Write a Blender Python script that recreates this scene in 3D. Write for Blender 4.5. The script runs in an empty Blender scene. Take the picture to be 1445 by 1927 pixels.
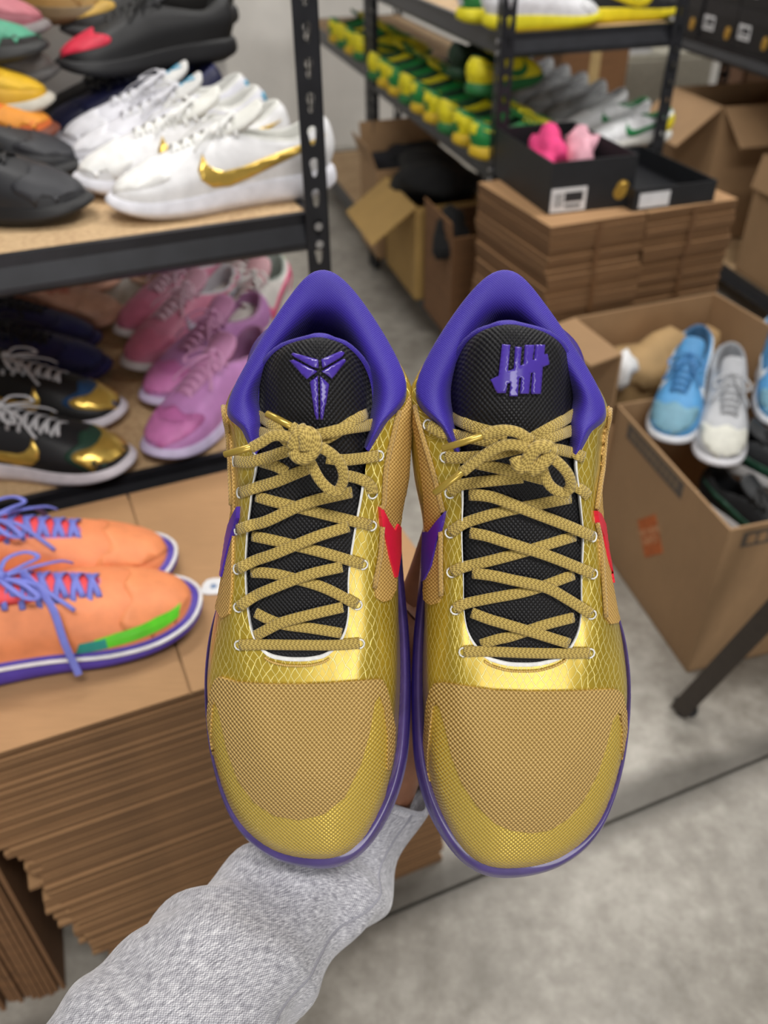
import bpy, bmesh, math, random
import numpy as np
from mathutils import Vector, Matrix
from mathutils.bvhtree import BVHTree
from mathutils.geometry import delaunay_2d_cdt, tessellate_polygon

random.seed(7)
scene = bpy.context.scene
COL = scene.collection

# ------------------------------------------------------------------ camera
F = 1600.0                       # focal length in pixels of the 1445x1927 frame
PITCH, ROLL, HC = math.radians(37.5), math.radians(0.7), 1.25
fw = np.array([0, math.cos(PITCH), -math.sin(PITCH)])
rt = np.array([1.0, 0, 0]); up = np.array([0, math.sin(PITCH), math.cos(PITCH)])
_c, _s = math.cos(ROLL), math.sin(ROLL)
rt, up = (_c * rt - _s * up), (_c * up + _s * rt)
CAMP = np.array([0, 0, HC])
cam = bpy.data.cameras.new('camera'); camo = bpy.data.objects.new('camera', cam); COL.objects.link(camo)
CAMM = Matrix(((rt[0], up[0], -fw[0], 0), (rt[1], up[1], -fw[1], 0), (rt[2], up[2], -fw[2], HC), (0, 0, 0, 1)))
camo.matrix_world = CAMM
cam.sensor_fit = 'VERTICAL'; cam.sensor_height = 36.0; cam.lens = F / 1927 * 36.0
cam.clip_start = 0.02; cam.clip_end = 60
cam.dof.use_dof = True; cam.dof.focus_distance = 0.425; cam.dof.aperture_fstop = 7.5
scene.camera = camo

# ------------------------------------------------------------------ world, lights, exposure
world = bpy.data.worlds.new('world'); scene.world = world; world.use_nodes = True
bg = world.node_tree.nodes['Background']; bg.inputs[0].default_value = (1.0, 0.97, 0.93, 1); bg.inputs[1].default_value = 0.18


def area(name, loc, sx, sy, power, color=(1, 0.97, 0.93), rot=(0, 0, 0)):
    l = bpy.data.lights.new(name, 'AREA'); l.shape = 'RECTANGLE'; l.size = sx; l.size_y = sy
    l.energy = power; l.color = color
    o = bpy.data.objects.new(name, l); COL.objects.link(o); o.location = loc; o.rotation_euler = rot
    return o


area('ceiling_lamp', (0.35, -0.6, 3.0), 1.3, 0.35, 46)
area('ceiling_lamp', (-0.9, 1.6, 3.0), 1.3, 0.35, 40)
area('ceiling_lamp', (1.5, 1.9, 3.0), 1.3, 0.35, 40)
area('ceiling_lamp', (0.2, 4.3, 3.0), 1.3, 0.35, 36)
area('added_rear_light', (0.7, -3.4, 1.35), 1.5, 1.9, 46, (1.0, 0.98, 0.96), (math.radians(90), 0, 0))  # light added behind the camera for highlights on the gold shoes; no known doorway
vs = scene.view_settings
vs.view_transform = 'Standard'; vs.look = 'None'; vs.gamma = 1.0; vs.use_curve_mapping = False
vs.exposure = 0.2

# ------------------------------------------------------------------ geometry helpers


def ray(u, v): return fw + rt * (u - 722.5) / F - up * (v - 963.5) / F


def Pz(u, v, z):                 # the point at height z seen at (u, v)
    d = ray(u, v); return CAMP + d * ((z - HC) / d[2])


def Pd(u, v, d): return CAMP + ray(u, v) * d


def az(deg): return np.array([math.sin(math.radians(deg)), math.cos(math.radians(deg)), 0.0])


def tag(o, label=None, cat=None, group=None, kind=None):
    if label: o['label'] = label
    if cat: o['category'] = cat
    if group: o['group'] = group
    if kind: o['kind'] = kind
    return o


def empty(name, loc=(0, 0, 0), rz=0, label=None, cat=None, group=None, matrix=None):
    o = bpy.data.objects.new(name, None); COL.objects.link(o); o.empty_display_size = 0.05
    if matrix is not None: o.matrix_world = matrix
    else:
        o.location = Vector([float(c) for c in loc]); o.rotation_euler = (0, 0, rz)
    return tag(o, label, cat, group)


def mk(name, verts, faces, mat=None, smooth=False, uv=None):
    me = bpy.data.meshes.new(name)
    me.from_pydata([tuple(float(c) for c in v) for v in verts], [], [tuple(f) for f in faces])
    if smooth: me.polygons.foreach_set('use_smooth', [True] * len(me.polygons))
    if uv is not None:
        l = me.uv_layers.new(name='UVMap')
        for lp in me.loops: l.data[lp.index].uv = uv[lp.vertex_index]
    me.update()
    if mat: me.materials.append(mat)
    return me


def ob(name, me, parent=None, mat=None, loc=None, rot=None):
    o = bpy.data.objects.new(name, me); COL.objects.link(o)
    if parent: o.parent = parent
    if loc is not None: o.location = Vector([float(c) for c in loc])
    if rot is not None: o.rotation_euler = rot
    if mat is not None:
        if not me.materials: me.materials.append(mat)
        o.material_slots[0].link = 'OBJECT'; o.material_slots[0].material = mat
    return o


def boxv(x0, x1, y0, y1, z0, z1):
    v = [(x0, y0, z0), (x1, y0, z0), (x1, y1, z0), (x0, y1, z0), (x0, y0, z1), (x1, y0, z1), (x1, y1, z1), (x0, y1, z1)]
    f = [(3, 2, 1, 0), (4, 5, 6, 7), (0, 1, 5, 4), (1, 2, 6, 5), (2, 3, 7, 6), (3, 0, 4, 7)]
    return v, f


def join(parts):
    V, Fc = [], []
    for v, f in parts:
        n = len(V); V += [tuple(p) for p in v]; Fc += [tuple(i + n for i in q) for q in f]
    return V, Fc


def prism(poly, z0, z1):         # polygon in xy, extruded along z
    n = len(poly)
    v = [(p[0], p[1], z0) for p in poly] + [(p[0], p[1], z1) for p in poly]
    f = [tuple(range(n - 1, -1, -1)), tuple(range(n, 2 * n))] + [(i, (i + 1) % n, n + (i + 1) % n, n + i) for i in range(n)]
    return v, f


def bevbox(x0, x1, y0, y1, z0, z1, b):
    bm = bmesh.new(); v, f = boxv(x0, x1, y0, y1, z0, z1)
    vs_ = [bm.verts.new(p) for p in v]
    for q in f: bm.faces.new([vs_[i] for i in q])
    bmesh.ops.bevel(bm, geom=bm.edges[:], offset=b, segments=2, affect='EDGES')
    bm.verts.index_update()
    V = [tuple(p.co) for p in bm.verts]; Fc = [tuple(p.index for p in q.verts) for q in bm.faces]
    bm.free(); return V, Fc


def xf(vf, m): return [tuple(m @ Vector(p)) for p in vf[0]], vf[1]


def quadprism(a, b, c, d, t):    # a thin slab on four 3-D corners, thickness t along its normal
    a, b, c, d = [Vector([float(k) for k in p]) for p in (a, b, c, d)]
    n = (b - a).cross(d - a).normalized() * (t / 2)
    v = [p - n for p in (a, b, c, d)] + [p + n for p in (a, b, c, d)]
    return [tuple(p) for p in v], [(3, 2, 1, 0), (4, 5, 6, 7), (0, 1, 5, 4), (1, 2, 6, 5), (2, 3, 7, 6), (3, 0, 4, 7)]


def crs(P, n, closed=True):      # Catmull-Rom through rows of points, n samples per span
    P = np.asarray(P, float); N = len(P); out = []
    spans = N if closed else N - 1
    for i in range(spans):
        if closed: p0, p1, p2, p3 = P[i - 1], P[i], P[(i + 1) % N], P[(i + 2) % N]
        else:
            p1, p2 = P[i], P[i + 1]
            p0 = P[i - 1] if i > 0 else 2 * p1 - p2
            p3 = P[i + 2] if i + 2 < N else 2 * p2 - p1
        for k in range(n):
            t = k / n
            out.append(0.5 * (2 * p1 + (p2 - p0) * t + (2 * p0 - 5 * p1 + 4 * p2 - p3) * t * t + (3 * p1 - p0 - 3 * p2 + p3) * t ** 3))
    if not closed: out.append(P[-1])
    return np.array(out)


def loft(loops, nu, nv, closed=True):
    """loops: list of control loops (same count). returns grid [rows r][cols theta]"""
    L = np.array([crs(l, nu, closed) for l in loops])
    return crs(L, nv, False)


def gridmesh(G, closed=True, flip=False):
    R, C = G.shape[:2]; V = [tuple(p) for p in G.reshape(-1, 3)]; Fc = []
    for r in range(R - 1):
        for c in range(C if closed else C - 1):
            q = (r * C + c, r * C + (c + 1) % C, (r + 1) * C + (c + 1) % C, (r + 1) * C + c)
            Fc.append(q[::-1] if flip else q)
    return V, Fc


def tube(path, rad, n=8, caps=True):
    P = np.array(path, float); R = len(P); rad = np.broadcast_to(np.asarray(rad, float), (R,))
    V, Fc = [], []; prev = None
    for i in range(R):
        t = P[min(i + 1, R - 1)] - P[max(i - 1, 0)]; t /= np.linalg.norm(t) + 1e-12
        if prev is None:
            a = np.array([0, 0, 1.0]) if abs(t[2]) < 0.9 else np.array([1.0, 0, 0])
            prev = np.cross(t, a)
        prev = prev - t * (prev @ t); prev /= np.linalg.norm(prev) + 1e-12
        b = np.cross(t, prev)
        for k in range(n):
            a_ = 2 * math.pi * k / n
            V.append(tuple(P[i] + rad[i] * (math.cos(a_) * prev + math.sin(a_) * b)))
    for i in range(R - 1):
        for k in range(n): Fc.append((i * n + k, i * n + (k + 1) % n, (i + 1) * n + (k + 1) % n, (i + 1) * n + k))
    if caps: Fc += [tuple(range(n - 1, -1, -1)), tuple((R - 1) * n + k for k in range(n))]
    return V, Fc


def ribbon(path, width, thick, nrm=(0, 0, 1), n=10, taper=False):
    """flat oval braid swept along a path; returns verts, faces, uv (metres along, -1..1 across)"""
    P = np.array(path, float); R = len(P); V, Fc, UV = [], [], []; s = 0; nrm = np.array(nrm, float)
    nl = nrm if nrm.ndim == 2 else None
    for i in range(R):
        t = P[min(i + 1, R - 1)] - P[max(i - 1, 0)]; t /= np.linalg.norm(t) + 1e-12
        nn = nl[i] if nl is not None else nrm
        side = np.cross(nn, t); side /= np.linalg.norm(side) + 1e-9
        nz = np.cross(t, side)
        if i: s += np.linalg.norm(P[i] - P[i - 1])
        k_ = 1.0
        if taper and (i == 0 or i == R - 1): k_ = 0.55
        for k in range(n):
            a = 2 * math.pi * k / n
            ca, sa = math.cos(a), math.sin(a)
            ca = math.copysign(abs(ca) ** 0.7, ca)
            V.append(tuple(P[i] + side * (ca * width / 2 * k_) + nz * (sa * thick / 2 * k_))); UV.append((s, ca))
    for i in range(R - 1):
        for k in range(n): Fc.append((i * n + k, i * n + (k + 1) % n, (i + 1) * n + (k + 1) % n, (i + 1) * n + k))
    Fc += [tuple(range(n - 1, -1, -1)), tuple((R - 1) * n + k for k in range(n))]
    return V, Fc, UV


def bvh_of(V, Fc): return BVHTree.FromPolygons([Vector(p) for p in V], [tuple(f) for f in Fc])


def patch(poly, caster, off, step, thick=0.0006):
    """a raised piece: polygon in 2-D, meshed, laid on a surface by caster(x, y)->(pos, normal), lifted by off"""
    poly = [Vector((p[0], p[1])) for p in poly]
    pts = []
    n = len(poly)
    for i in range(n):
        a, b = poly[i], poly[(i + 1) % n]; k = max(1, int((b - a).length / step))
        for j in range(k): pts.append(a + (b - a) * (j / k))
    m = len(pts); edges = [(i, (i + 1) % m) for i in range(m)]
    xs = [p.x for p in pts]; ys = [p.y for p in pts]

    def inside(x, y):
        c = False
        for i in range(m):
            a, b = pts[i], pts[i - 1]
            if (a.y > y) != (b.y > y) and x < (b.x - a.x) * (y - a.y) / (b.y - a.y) + a.x: c = not c
        return c
    y = min(ys) + step * 0.5; row = 0; inner = []
    while y < max(ys):
        x = min(xs) + (step * 0.5 if row % 2 else 0)
        while x < max(xs):
            if inside(x, y) and min((p - Vector((x, y))).length_squared for p in pts) > (0.45 * step) ** 2: inner.append(Vector((x, y)))
            x += step
        y += step * 0.87; row += 1
    r = delaunay_2d_cdt(pts + inner, edges, [], 1, 1e-9)
    v2, e2, f2 = r[0], r[1], r[2]
    V, N = [], []
    for p in v2:
        q, nn = caster(p.x, p.y)
        V.append(q + nn * off); N.append(nn)
    Fc = [tuple(f) for f in f2]
    cnt = {}
    for f in Fc:
        for i in range(len(f)):
            a, b = f[i], f[(i + 1) % len(f)]; cnt[(a, b)] = 1
    n0 = len(V)
    base = [p - nn * (off + thick) for p, nn in zip(V, N)]
    idx = {}; V2 = list(V)
    for (a, b) in list(cnt):
        if (b, a) not in cnt:
            for k in (a, b):
                if k not in idx: idx[k] = len(V2); V2.append(base[k])
            Fc.append((b, a, idx[a], idx[b]))
    return [tuple(p) for p in V2], Fc


# ------------------------------------------------------------------ materials


def lin(c):
    if isinstance(c, str): c = [int(c[i:i + 2], 16) / 255 for i in (0, 2, 4)]
    return tuple(x / 12.92 if x <= 0.04045 else ((x + 0.055) / 1.055) ** 2.4 for x in c) + (1.0,)


_mats = {}


class NT:
    def __init__(s, name):
        s.m = bpy.data.materials.new(name); s.m.use_nodes = True; s.t = s.m.node_tree
        s.b = s.t.nodes['Principled BSDF']

    def n(s, typ, **k):
        nd = s.t.nodes.new(typ)
        for a, v in k.items(): setattr(nd, a, v)
        return nd

    def l(s, a, b): s.t.links.new(a, b)

    def val(s, sock, v):
        if hasattr(v, 'node'): s.l(v, sock)
        else: sock.default_value = v

    def math(s, op, a, b=None, c=None):
        nd = s.n('ShaderNodeMath', operation=op)
        s.val(nd.inputs[0], a)
        if b is not None: s.val(nd.inputs[1], b)
        if c is not None: s.val(nd.inputs[2], c)
        return nd.outputs[0]

    def co(s, kind='Object', scale=None):
        tc = s.n('ShaderNodeTexCoord').outputs[kind]
        if scale is None: return tc
        mp = s.n('ShaderNodeMapping'); s.l(tc, mp.inputs[0]); mp.inputs['Scale'].default_value = scale
        return mp.outputs[0]

    def noise(s, vec, scale, detail=3, rough=0.55):
        nd = s.n('ShaderNodeTexNoise'); s.l(vec, nd.inputs['Vector'])
        nd.inputs['Scale'].default_value = scale; nd.inputs['Detail'].default_value = detail
        nd.inputs['Roughness'].default_value = rough
        return nd.outputs[0]

    def ramp(s, fac, stops):
        nd = s.n('ShaderNodeValToRGB'); s.l(fac, nd.inputs[0]); e = nd.color_ramp.elements
        while len(e) < len(stops): e.new(0.5)
        for el, (p, c) in zip(e, stops): el.position = p; el.color = c
        return nd.outputs[0]

    def mix(s, fac, a, b):
        nd = s.n('ShaderNodeMix', data_type='RGBA'); s.val(nd.inputs[0], fac); s.val(nd.inputs[6], a); s.val(nd.inputs[7], b)
        return nd.outputs[2]

    def bump(s, h, strength, dist):
        nd = s.n('ShaderNodeBump'); nd.inputs['Strength'].default_value = strength; nd.inputs['Distance'].default_value = dist
        s.l(h, nd.inputs['Height']); s.l(nd.outputs[0], s.b.inputs['Normal'])

    def set(s, **k):
        for a, v in k.items():
            s.val(s.b.inputs[a.replace('_', ' ')], v)
        return s


def M(col, rough=0.6, metal=0.0, var=0.06, scale=60, bump=0.0, sheen=0.0, coat=0.0):
    """plain procedural stuff: one colour with a fine noise variation"""
    key = (col, rough, metal, var, scale, bump, sheen, coat)
    if key in _mats: return _mats[key]
    t = NT('mat_%s_%d' % (col, len(_mats))); c = lin(col); co = t.co()
    f = t.noise(co, scale)
    a = tuple(x * (1 - var * 2) for x in c[:3]) + (1,); b = tuple(min(1, x * (1 + var * 2)) for x in c[:3]) + (1,)
    t.l(t.ramp(f, [(0.3, a), (0.7, b)]), t.b.inputs['Base Color'])
    t.set(Roughness=rough, Metallic=metal, Sheen_Weight=sheen, Coat_Weight=coat)
    if bump: t.bump(t.noise(co, scale * 8, 2), 0.5, bump)
    _mats[key] = t.m; return t.m


def weave_height(t, vec, w, h):
    sx = t.n('ShaderNodeSeparateXYZ'); t.l(vec, sx.inputs[0])
    a = t.math('SINE', t.math('MULTIPLY', sx.outputs[0], 2 * math.pi / w))
    b = t.math('SINE', t.math('MULTIPLY', sx.outputs[1], 2 * math.pi / h))
    return t.math('MULTIPLY_ADD', t.math('MULTIPLY', a, b), 0.5, 0.5)


def weave(name, lo, hi, w, h, rough=0.6, metal=0.0, dist=0.0006, strength=0.8, kind='Object', spec=0.5):
    t = NT(name); vec = t.co(kind)
    nz = t.n('ShaderNodeTexNoise'); t.l(vec, nz.inputs['Vector']); nz.inputs['Scale'].default_value = 45
    ad = t.n('ShaderNodeVectorMath', operation='MULTIPLY_ADD'); t.l(nz.outputs[1], ad.inputs[0]); ad.inputs[1].default_value = (0.0016, 0.0016, 0); t.l(vec, ad.inputs[2])
    hgt = weave_height(t, ad.outputs[0], w, h)
    t.l(t.ramp(hgt, [(0.15, lin(lo)), (0.75, lin(hi))]), t.b.inputs['Base Color'])
    t.set(Roughness=rough, Metallic=metal); t.b.inputs['Specular IOR Level'].default_value = spec
    t.bump(hgt, strength, dist); return t.m


def snakeskin():
    t = NT('gold_snakeskin'); vec = t.co('UV')
    nz = t.n('ShaderNodeTexNoise'); t.l(vec, nz.inputs['Vector']); nz.inputs['Scale'].default_value = 70; nz.inputs['Detail'].default_value = 2
    ad = t.n('ShaderNodeVectorMath', operation='MULTIPLY_ADD'); t.l(nz.outputs[1], ad.inputs[0]); ad.inputs[1].default_value = (0.007, 0.010, 0); t.l(vec, ad.inputs[2])
    sx = t.n('ShaderNodeSeparateXYZ'); t.l(ad.outputs[0], sx.inputs[0])
    u = t.math('MULTIPLY', sx.outputs[0], 1 / 0.0043); v = t.math('MULTIPLY', sx.outputs[1], 1 / 0.0078)
    p = t.math('PINGPONG', t.math('ADD', u, v), 0.5); q = t.math('PINGPONG', t.math('SUBTRACT', u, v), 0.5)
    d = t.math('MINIMUM', p, q)
    line = t.n('ShaderNodeMapRange'); t.l(d, line.inputs[0]); line.inputs[1].default_value = 0.02; line.inputs[2].default_value = 0.08
    line.inputs[3].default_value = 1; line.inputs[4].default_value = 0
    blot = t.noise(t.co(), 22, 2)
    base = t.ramp(blot, [(0.3, lin('ad9226')), (0.7, lin('c4a838'))])
    t.l(t.mix(line.outputs[0], base, lin('efe08e')), t.b.inputs['Base Color'])
    t.set(Roughness=0.32, Metallic=0.5, Coat_Weight=0.5, Coat_Roughness=0.22)
    t.bump(t.math('SUBTRACT', 1.0, line.outputs[0]), 0.35, 0.0004); return t.m


def lace_mat(name, lo, hi):
    t = NT(name); vec = t.co('UV'); sx = t.n('ShaderNodeSeparateXYZ'); t.l(vec, sx.inputs[0])
    av = t.math('ABSOLUTE', sx.outputs[1])
    a = t.math('SINE', t.math('MULTIPLY', t.math('MULTIPLY_ADD', av, 0.0024, sx.outputs[0]), 2 * math.pi / 0.0021))
    b = t.math('SINE', t.math('MULTIPLY', sx.outputs[1], 10.0))
    h = t.math('MULTIPLY_ADD', t.math('MULTIPLY', a, b), 0.5, 0.5)
    t.l(t.ramp(h, [(0.1, lin(lo)), (0.8, lin(hi))]), t.b.inputs['Base Color'])
    t.set(Roughness=0.75, Sheen_Weight=0.2); t.bump(h, 0.8, 0.0005); return t.m


def knit_purple():
    t = NT('purple_lining'); vec = t.co(); h = weave_height(t, vec, 0.0013, 0.0011)
    n_ = t.noise(vec, 30, 2)
    c = t.mix(n_, lin('25167a'), lin('352298'))
    t.l(t.mix(t.math('MULTIPLY', h, 0.35), c, lin('4630b0')), t.b.inputs['Base Color'])
    t.set(Roughness=0.6, Sheen_Weight=0.08); t.bump(h, 0.4, 0.0003); return t.m


def cardboard(name, col, edge=None, per=0.004):
    t = NT(name); vec = t.co(); c = lin(col)
    n_ = t.noise(vec, 7, 4); n2 = t.noise(t.co('Object', (4, 60, 4)), 6, 3)
    f = t.math('MULTIPLY_ADD', n2, 0.4, t.math('MULTIPLY', n_, 0.6))
    base = t.ramp(f, [(0.3, tuple(x * 0.86 for x in c[:3]) + (1,)), (0.7, tuple(min(1, x * 1.1) for x in c[:3]) + (1,))])
    if edge:
        ge = t.n('ShaderNodeNewGeometry'); sx = t.n('ShaderNodeSeparateXYZ')
        t.l(t.n('ShaderNodeTexCoord').outputs['Normal'], sx.inputs[0])
        side = t.math('LESS_THAN', t.math('ABSOLUTE', sx.outputs[2]), 0.5)
        n3 = t.noise(t.co('Object', (3, 3, 260)), 3, 2)
        e = lin(edge)
        ec = t.ramp(n3, [(0.35, tuple(x * 0.6 for x in e[:3]) + (1,)), (0.65, tuple(x * 1.15 for x in e[:3]) + (1,))])
        base = t.mix(side, base, ec)
    t.l(base, t.b.inputs['Base Color']); t.set(Roughness=0.85); return t.m


def concrete():
    t = NT('concrete_floor'); vec = t.co()
    a = t.noise(vec, 3.5, 6, 0.62); b = t.noise(vec, 26, 5, 0.7); c = t.noise(vec, 1.1, 3)
    f = t.math('MULTIPLY_ADD', b, 0.35, t.math('MULTIPLY_ADD', a, 0.45, t.math('MULTIPLY', c, 0.2)))
    base = t.ramp(f, [(0.38, lin('7c776e')), (0.5, lin('9d988f')), (0.62, lin('bdb9b0'))])
    vm = t.n('ShaderNodeVectorMath', operation='DOT_PRODUCT'); t.l(vec, vm.inputs[0]); vm.inputs[1].default_value = (jn[0], jn[1], 0)
    ds = t.math('ABSOLUTE', t.math('SUBTRACT', vm.outputs['Value'], float(JB @ jn) + 0.012))
    ds = t.math('MULTIPLY_ADD', a, -0.09, ds)
    mr = t.n('ShaderNodeMapRange'); t.l(ds, mr.inputs[0]); mr.inputs[1].default_value = -0.03; mr.inputs[2].default_value = 0.008; mr.inputs[3].default_value = 0.8; mr.inputs[4].default_value = 0
    t.l(t.mix(mr.outputs[0], base, lin('4c4841')), t.b.inputs['Base Color'])
    t.l(t.ramp(a, [(0.3, (0.35,) * 3 + (1,)), (0.7, (0.6,) * 3 + (1,))]), t.b.inputs['Roughness'])
    t.bump(b, 0.15, 0.002); return t.m


def heather():
    t = NT('heather_grey_jersey'); vec = t.co('UV')
    a = t.noise(t.co('UV', (1100, 260, 1)), 1, 3, 0.65); b = t.noise(t.co('UV', (160, 120, 1)), 1, 3)
    h = weave_height(t, vec, 0.0016, 0.0013)
    f = t.math('MULTIPLY_ADD', h, 0.16, t.math('MULTIPLY_ADD', a, 0.7, t.math('MULTIPLY', b, 0.16)))
    t.l(t.ramp(f, [(0.38, lin('6e6e76')), (0.52, lin('a6a6ae')), (0.66, lin('dedee2'))]), t.b.inputs['Base Color'])
    t.set(Roughness=0.9, Sheen_Weight=0.3); t.bump(h, 0.3, 0.0004); return t.m


def particleboard():
    t = NT('particleboard'); vec = t.co(); a = t.noise(vec, 130, 3); b = t.noise(vec, 12, 2)
    f = t.math('MULTIPLY_ADD', a, 0.6, t.math('MULTIPLY', b, 0.4))
    t.l(t.ramp(f, [(0.35, lin('a98a66')), (0.65, lin('cfb188'))]), t.b.inputs['Base Color']); t.set(Roughness=0.75); return t.m


MAT_SNAKE = snakeskin()
MAT_MESH = weave('tan_woven_mesh', '967438', 'cfae6a', 0.0024, 0.0027, 0.55, 0.1, 0.0009, 1.0)
MAT_MESH_S = weave('tan_woven_mesh_fine', '9c7636', 'd2ac64', 0.0018, 0.0020, 0.6, 0.1, 0.0004, 0.8)
MAT_TOE = weave('gold_glossy_overlay', 'c4a53c', 'dcc060', 0.0024, 0.0027, 0.33, 0.45, 0.0008, 0.7)
MAT_TONGUE = weave('black_ballistic_weave', '050506', '1b1b1f', 0.0022, 0.0026, 0.55, 0.0, 0.0006, 1.0, spec=0.35)
MAT_LACE = lace_mat('gold_braided_lace', '7f6828', 'c2a858')
MAT_LACE_T = lace_mat('tan_braided_piping', '94702f', 'd0a95c')
MAT_PURPLE = knit_purple()
MAT_SOLE_P = M('3c2a86', 0.35, 0, 0.08, 40, 0, 0, 0.2)
MAT_RIM = M('43356f', 0.25, 0, 0.12, 60, 0, 0, 0.4)
MAT_GLOSSP = M('432c98', 0.3, 0, 0.02, 40, 0, 0, 0.6)
MAT_TRIM = M('d9d9d6', 0.7, 0, 0.06, 300)
MAT_RED = M('d8203a', 0.35, 0, 0.04, 60)
MAT_PUR = M('43259a', 0.35, 0, 0.05, 60)
MAT_AGLET = M('b39844', 0.25, 0.5, 0.05, 90)
MAT_STITCH = M('c9a75e', 0.8, 0, 0.1, 200)
MAT_CARD = cardboard('cardboard', 'ad865e', '775636')
MAT_CARD2 = cardboard('cardboard_dark', '9a7048', '7a5636')
MAT_CARDY = cardboard('cardboard_yellowish', 'ab8a50')
MAT_CARDB = cardboard('cardboard_brown', '9f7f5c')
MAT_BLACK = M('1b1c20', 0.5, 0, 0.1, 40)
MAT_STEEL = M('232429', 0.38, 0.25, 0.1, 30)
MAT_BOARD = particleboard()
MAT_CLOTH_K = M('0a0a0c', 0.9, 0, 0.2, 20, 0.002)
MAT_WHITE = M('dcdcde', 0.6, 0, 0.03, 40)
MAT_INK = M('2a2a2e', 0.7)
MAT_GOLD = M('d2ab50', 0.3, 0.6, 0.05, 50)
MAT_BOLT = M('b9b9bd', 0.25, 0.9, 0.05, 80)
MAT_TAPE = M('b39a6c', 0.25, 0, 0.04, 20)

# ------------------------------------------------------------------ the setting


def rotframe(o, a):              # frame with x along azimuth a, y to its left, at point o
    d = az(a); l = np.array([-d[1], d[0], 0])
    return Matrix(((d[0], l[0], 0, o[0]), (d[1], l[1], 0, o[1]), (0, 0, 1, o[2] if len(o) > 2 else 0), (0, 0, 0, 1)))


floor = ob('floor', mk('floor', *boxv(-4, 5, -2.5, 7, -0.06, -0.006), M('3c3a36', 0.9)))
tag(floor, 'grey stained concrete floor with a sawn joint', kind='structure')
JA, JB = Pz(1445, 1423, 0), Pz(673, 1746, 0); jd = (JA - JB); jd /= np.linalg.norm(jd); jn = np.array([-jd[1], jd[0], 0])
J0, J1 = JB - jd * 4.2, JA + jd * 4.0

conc = concrete()


def slab(off0, off1):
    q = [J0 + jn * off0, J1 + jn * off0, J1 + jn * off1, J0 + jn * off1]
    v, f = prism([(p[0], p[1]) for p in q], -0.0059, 0.0)
    ob('slab', mk('slab', v, f, conc), floor)


slab(0.003, 6.5); slab(-3.2, -0.003)
wall = ob('wall_back', mk('wall_back', *boxv(-3.2, 4.2, 0, 0.1, 0, 3.2), M('dedbd6', 0.8, 0, 0.03, 6)), loc=(0, 0, 0))
wall.matrix_world = rotframe((-0.35, 4.9, 0), 74)
tag(wall, 'plain pale painted wall behind the racks', kind='structure')
RK = Pd(618, 396, 1.12)           # top right-front corner of the near rack
RF, RB = az(68), az(-22)         # along its front (towards the right), and towards its back
wl = ob('wall_left', mk('wall_left', *boxv(-3.0, 0.05, 0, 0.1, 0, 3.2), M('e0ddd8', 0.8, 0, 0.03, 6)))
wl.matrix_world = rotframe(RK[:2] + RB[:2] * 0.72, 68)
tag(wl, 'pale painted wall beside the near shoe rack', kind='structure')

# ------------------------------------------------------------------ racks
PF_W = 0.032


def keyhole(cx, cz, s=1.0):
    pts = []
    for k in range(9):
        a = math.radians(-35 + 250 * k / 8); pts.append((cx + 0.0062 * s * math.cos(a), cz + 0.004 * s + 0.0066 * s * math.sin(a)))
    for k in range(5):
        a = math.radians(190 + 160 * k / 4); pts.append((cx + 0.0034 * s * math.cos(a), cz - 0.009 * s + 0.004 * s * math.sin(a)))
    return pts


def plate(w, z0, z1, t=0.002):
    """perforated strip of an angle post in the xz plane, x 0..w"""
    outer_n = 0; V, Fc = [], []
    z = z1
    while z - 0.038 > z0 - 1e-6:
        a, b = z - 0.038, z
        o = [(0, a), (w, a), (w, b), (0, b)]; h = keyhole(w / 2, (a + b) / 2)
        tri = tessellate_polygon([[Vector((x, y, 0)) for x, y in o], [Vector((x, y, 0)) for x, y in h]])
        pts = o + h; n = len(V); m = len(pts)
        V += [(x, 0, y) for x, y in pts] + [(x, t, y) for x, y in pts]
        for q in tri:
            Fc.append((n + q[0], n + q[1], n + q[2])); Fc.append((n + m + q[2], n + m + q[1], n + m + q[0]))
        for k in range(len(h)):
            i, j = 4 + k, 4 + (k + 1) % len(h); Fc.append((n + i, n + j, n + m + j, n + m + i))
        for i, j in ((1, 2), (3, 0)): Fc.append((n + i, n + j, n + m + j, n + m + i))
        z = a
    if z > z0 + 1e-4:
        v, f = boxv(0, w, 0, t, z0, z); n = len(V); V += v; Fc += [tuple(i + n for i in q) for q in f]
    return V, Fc


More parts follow.
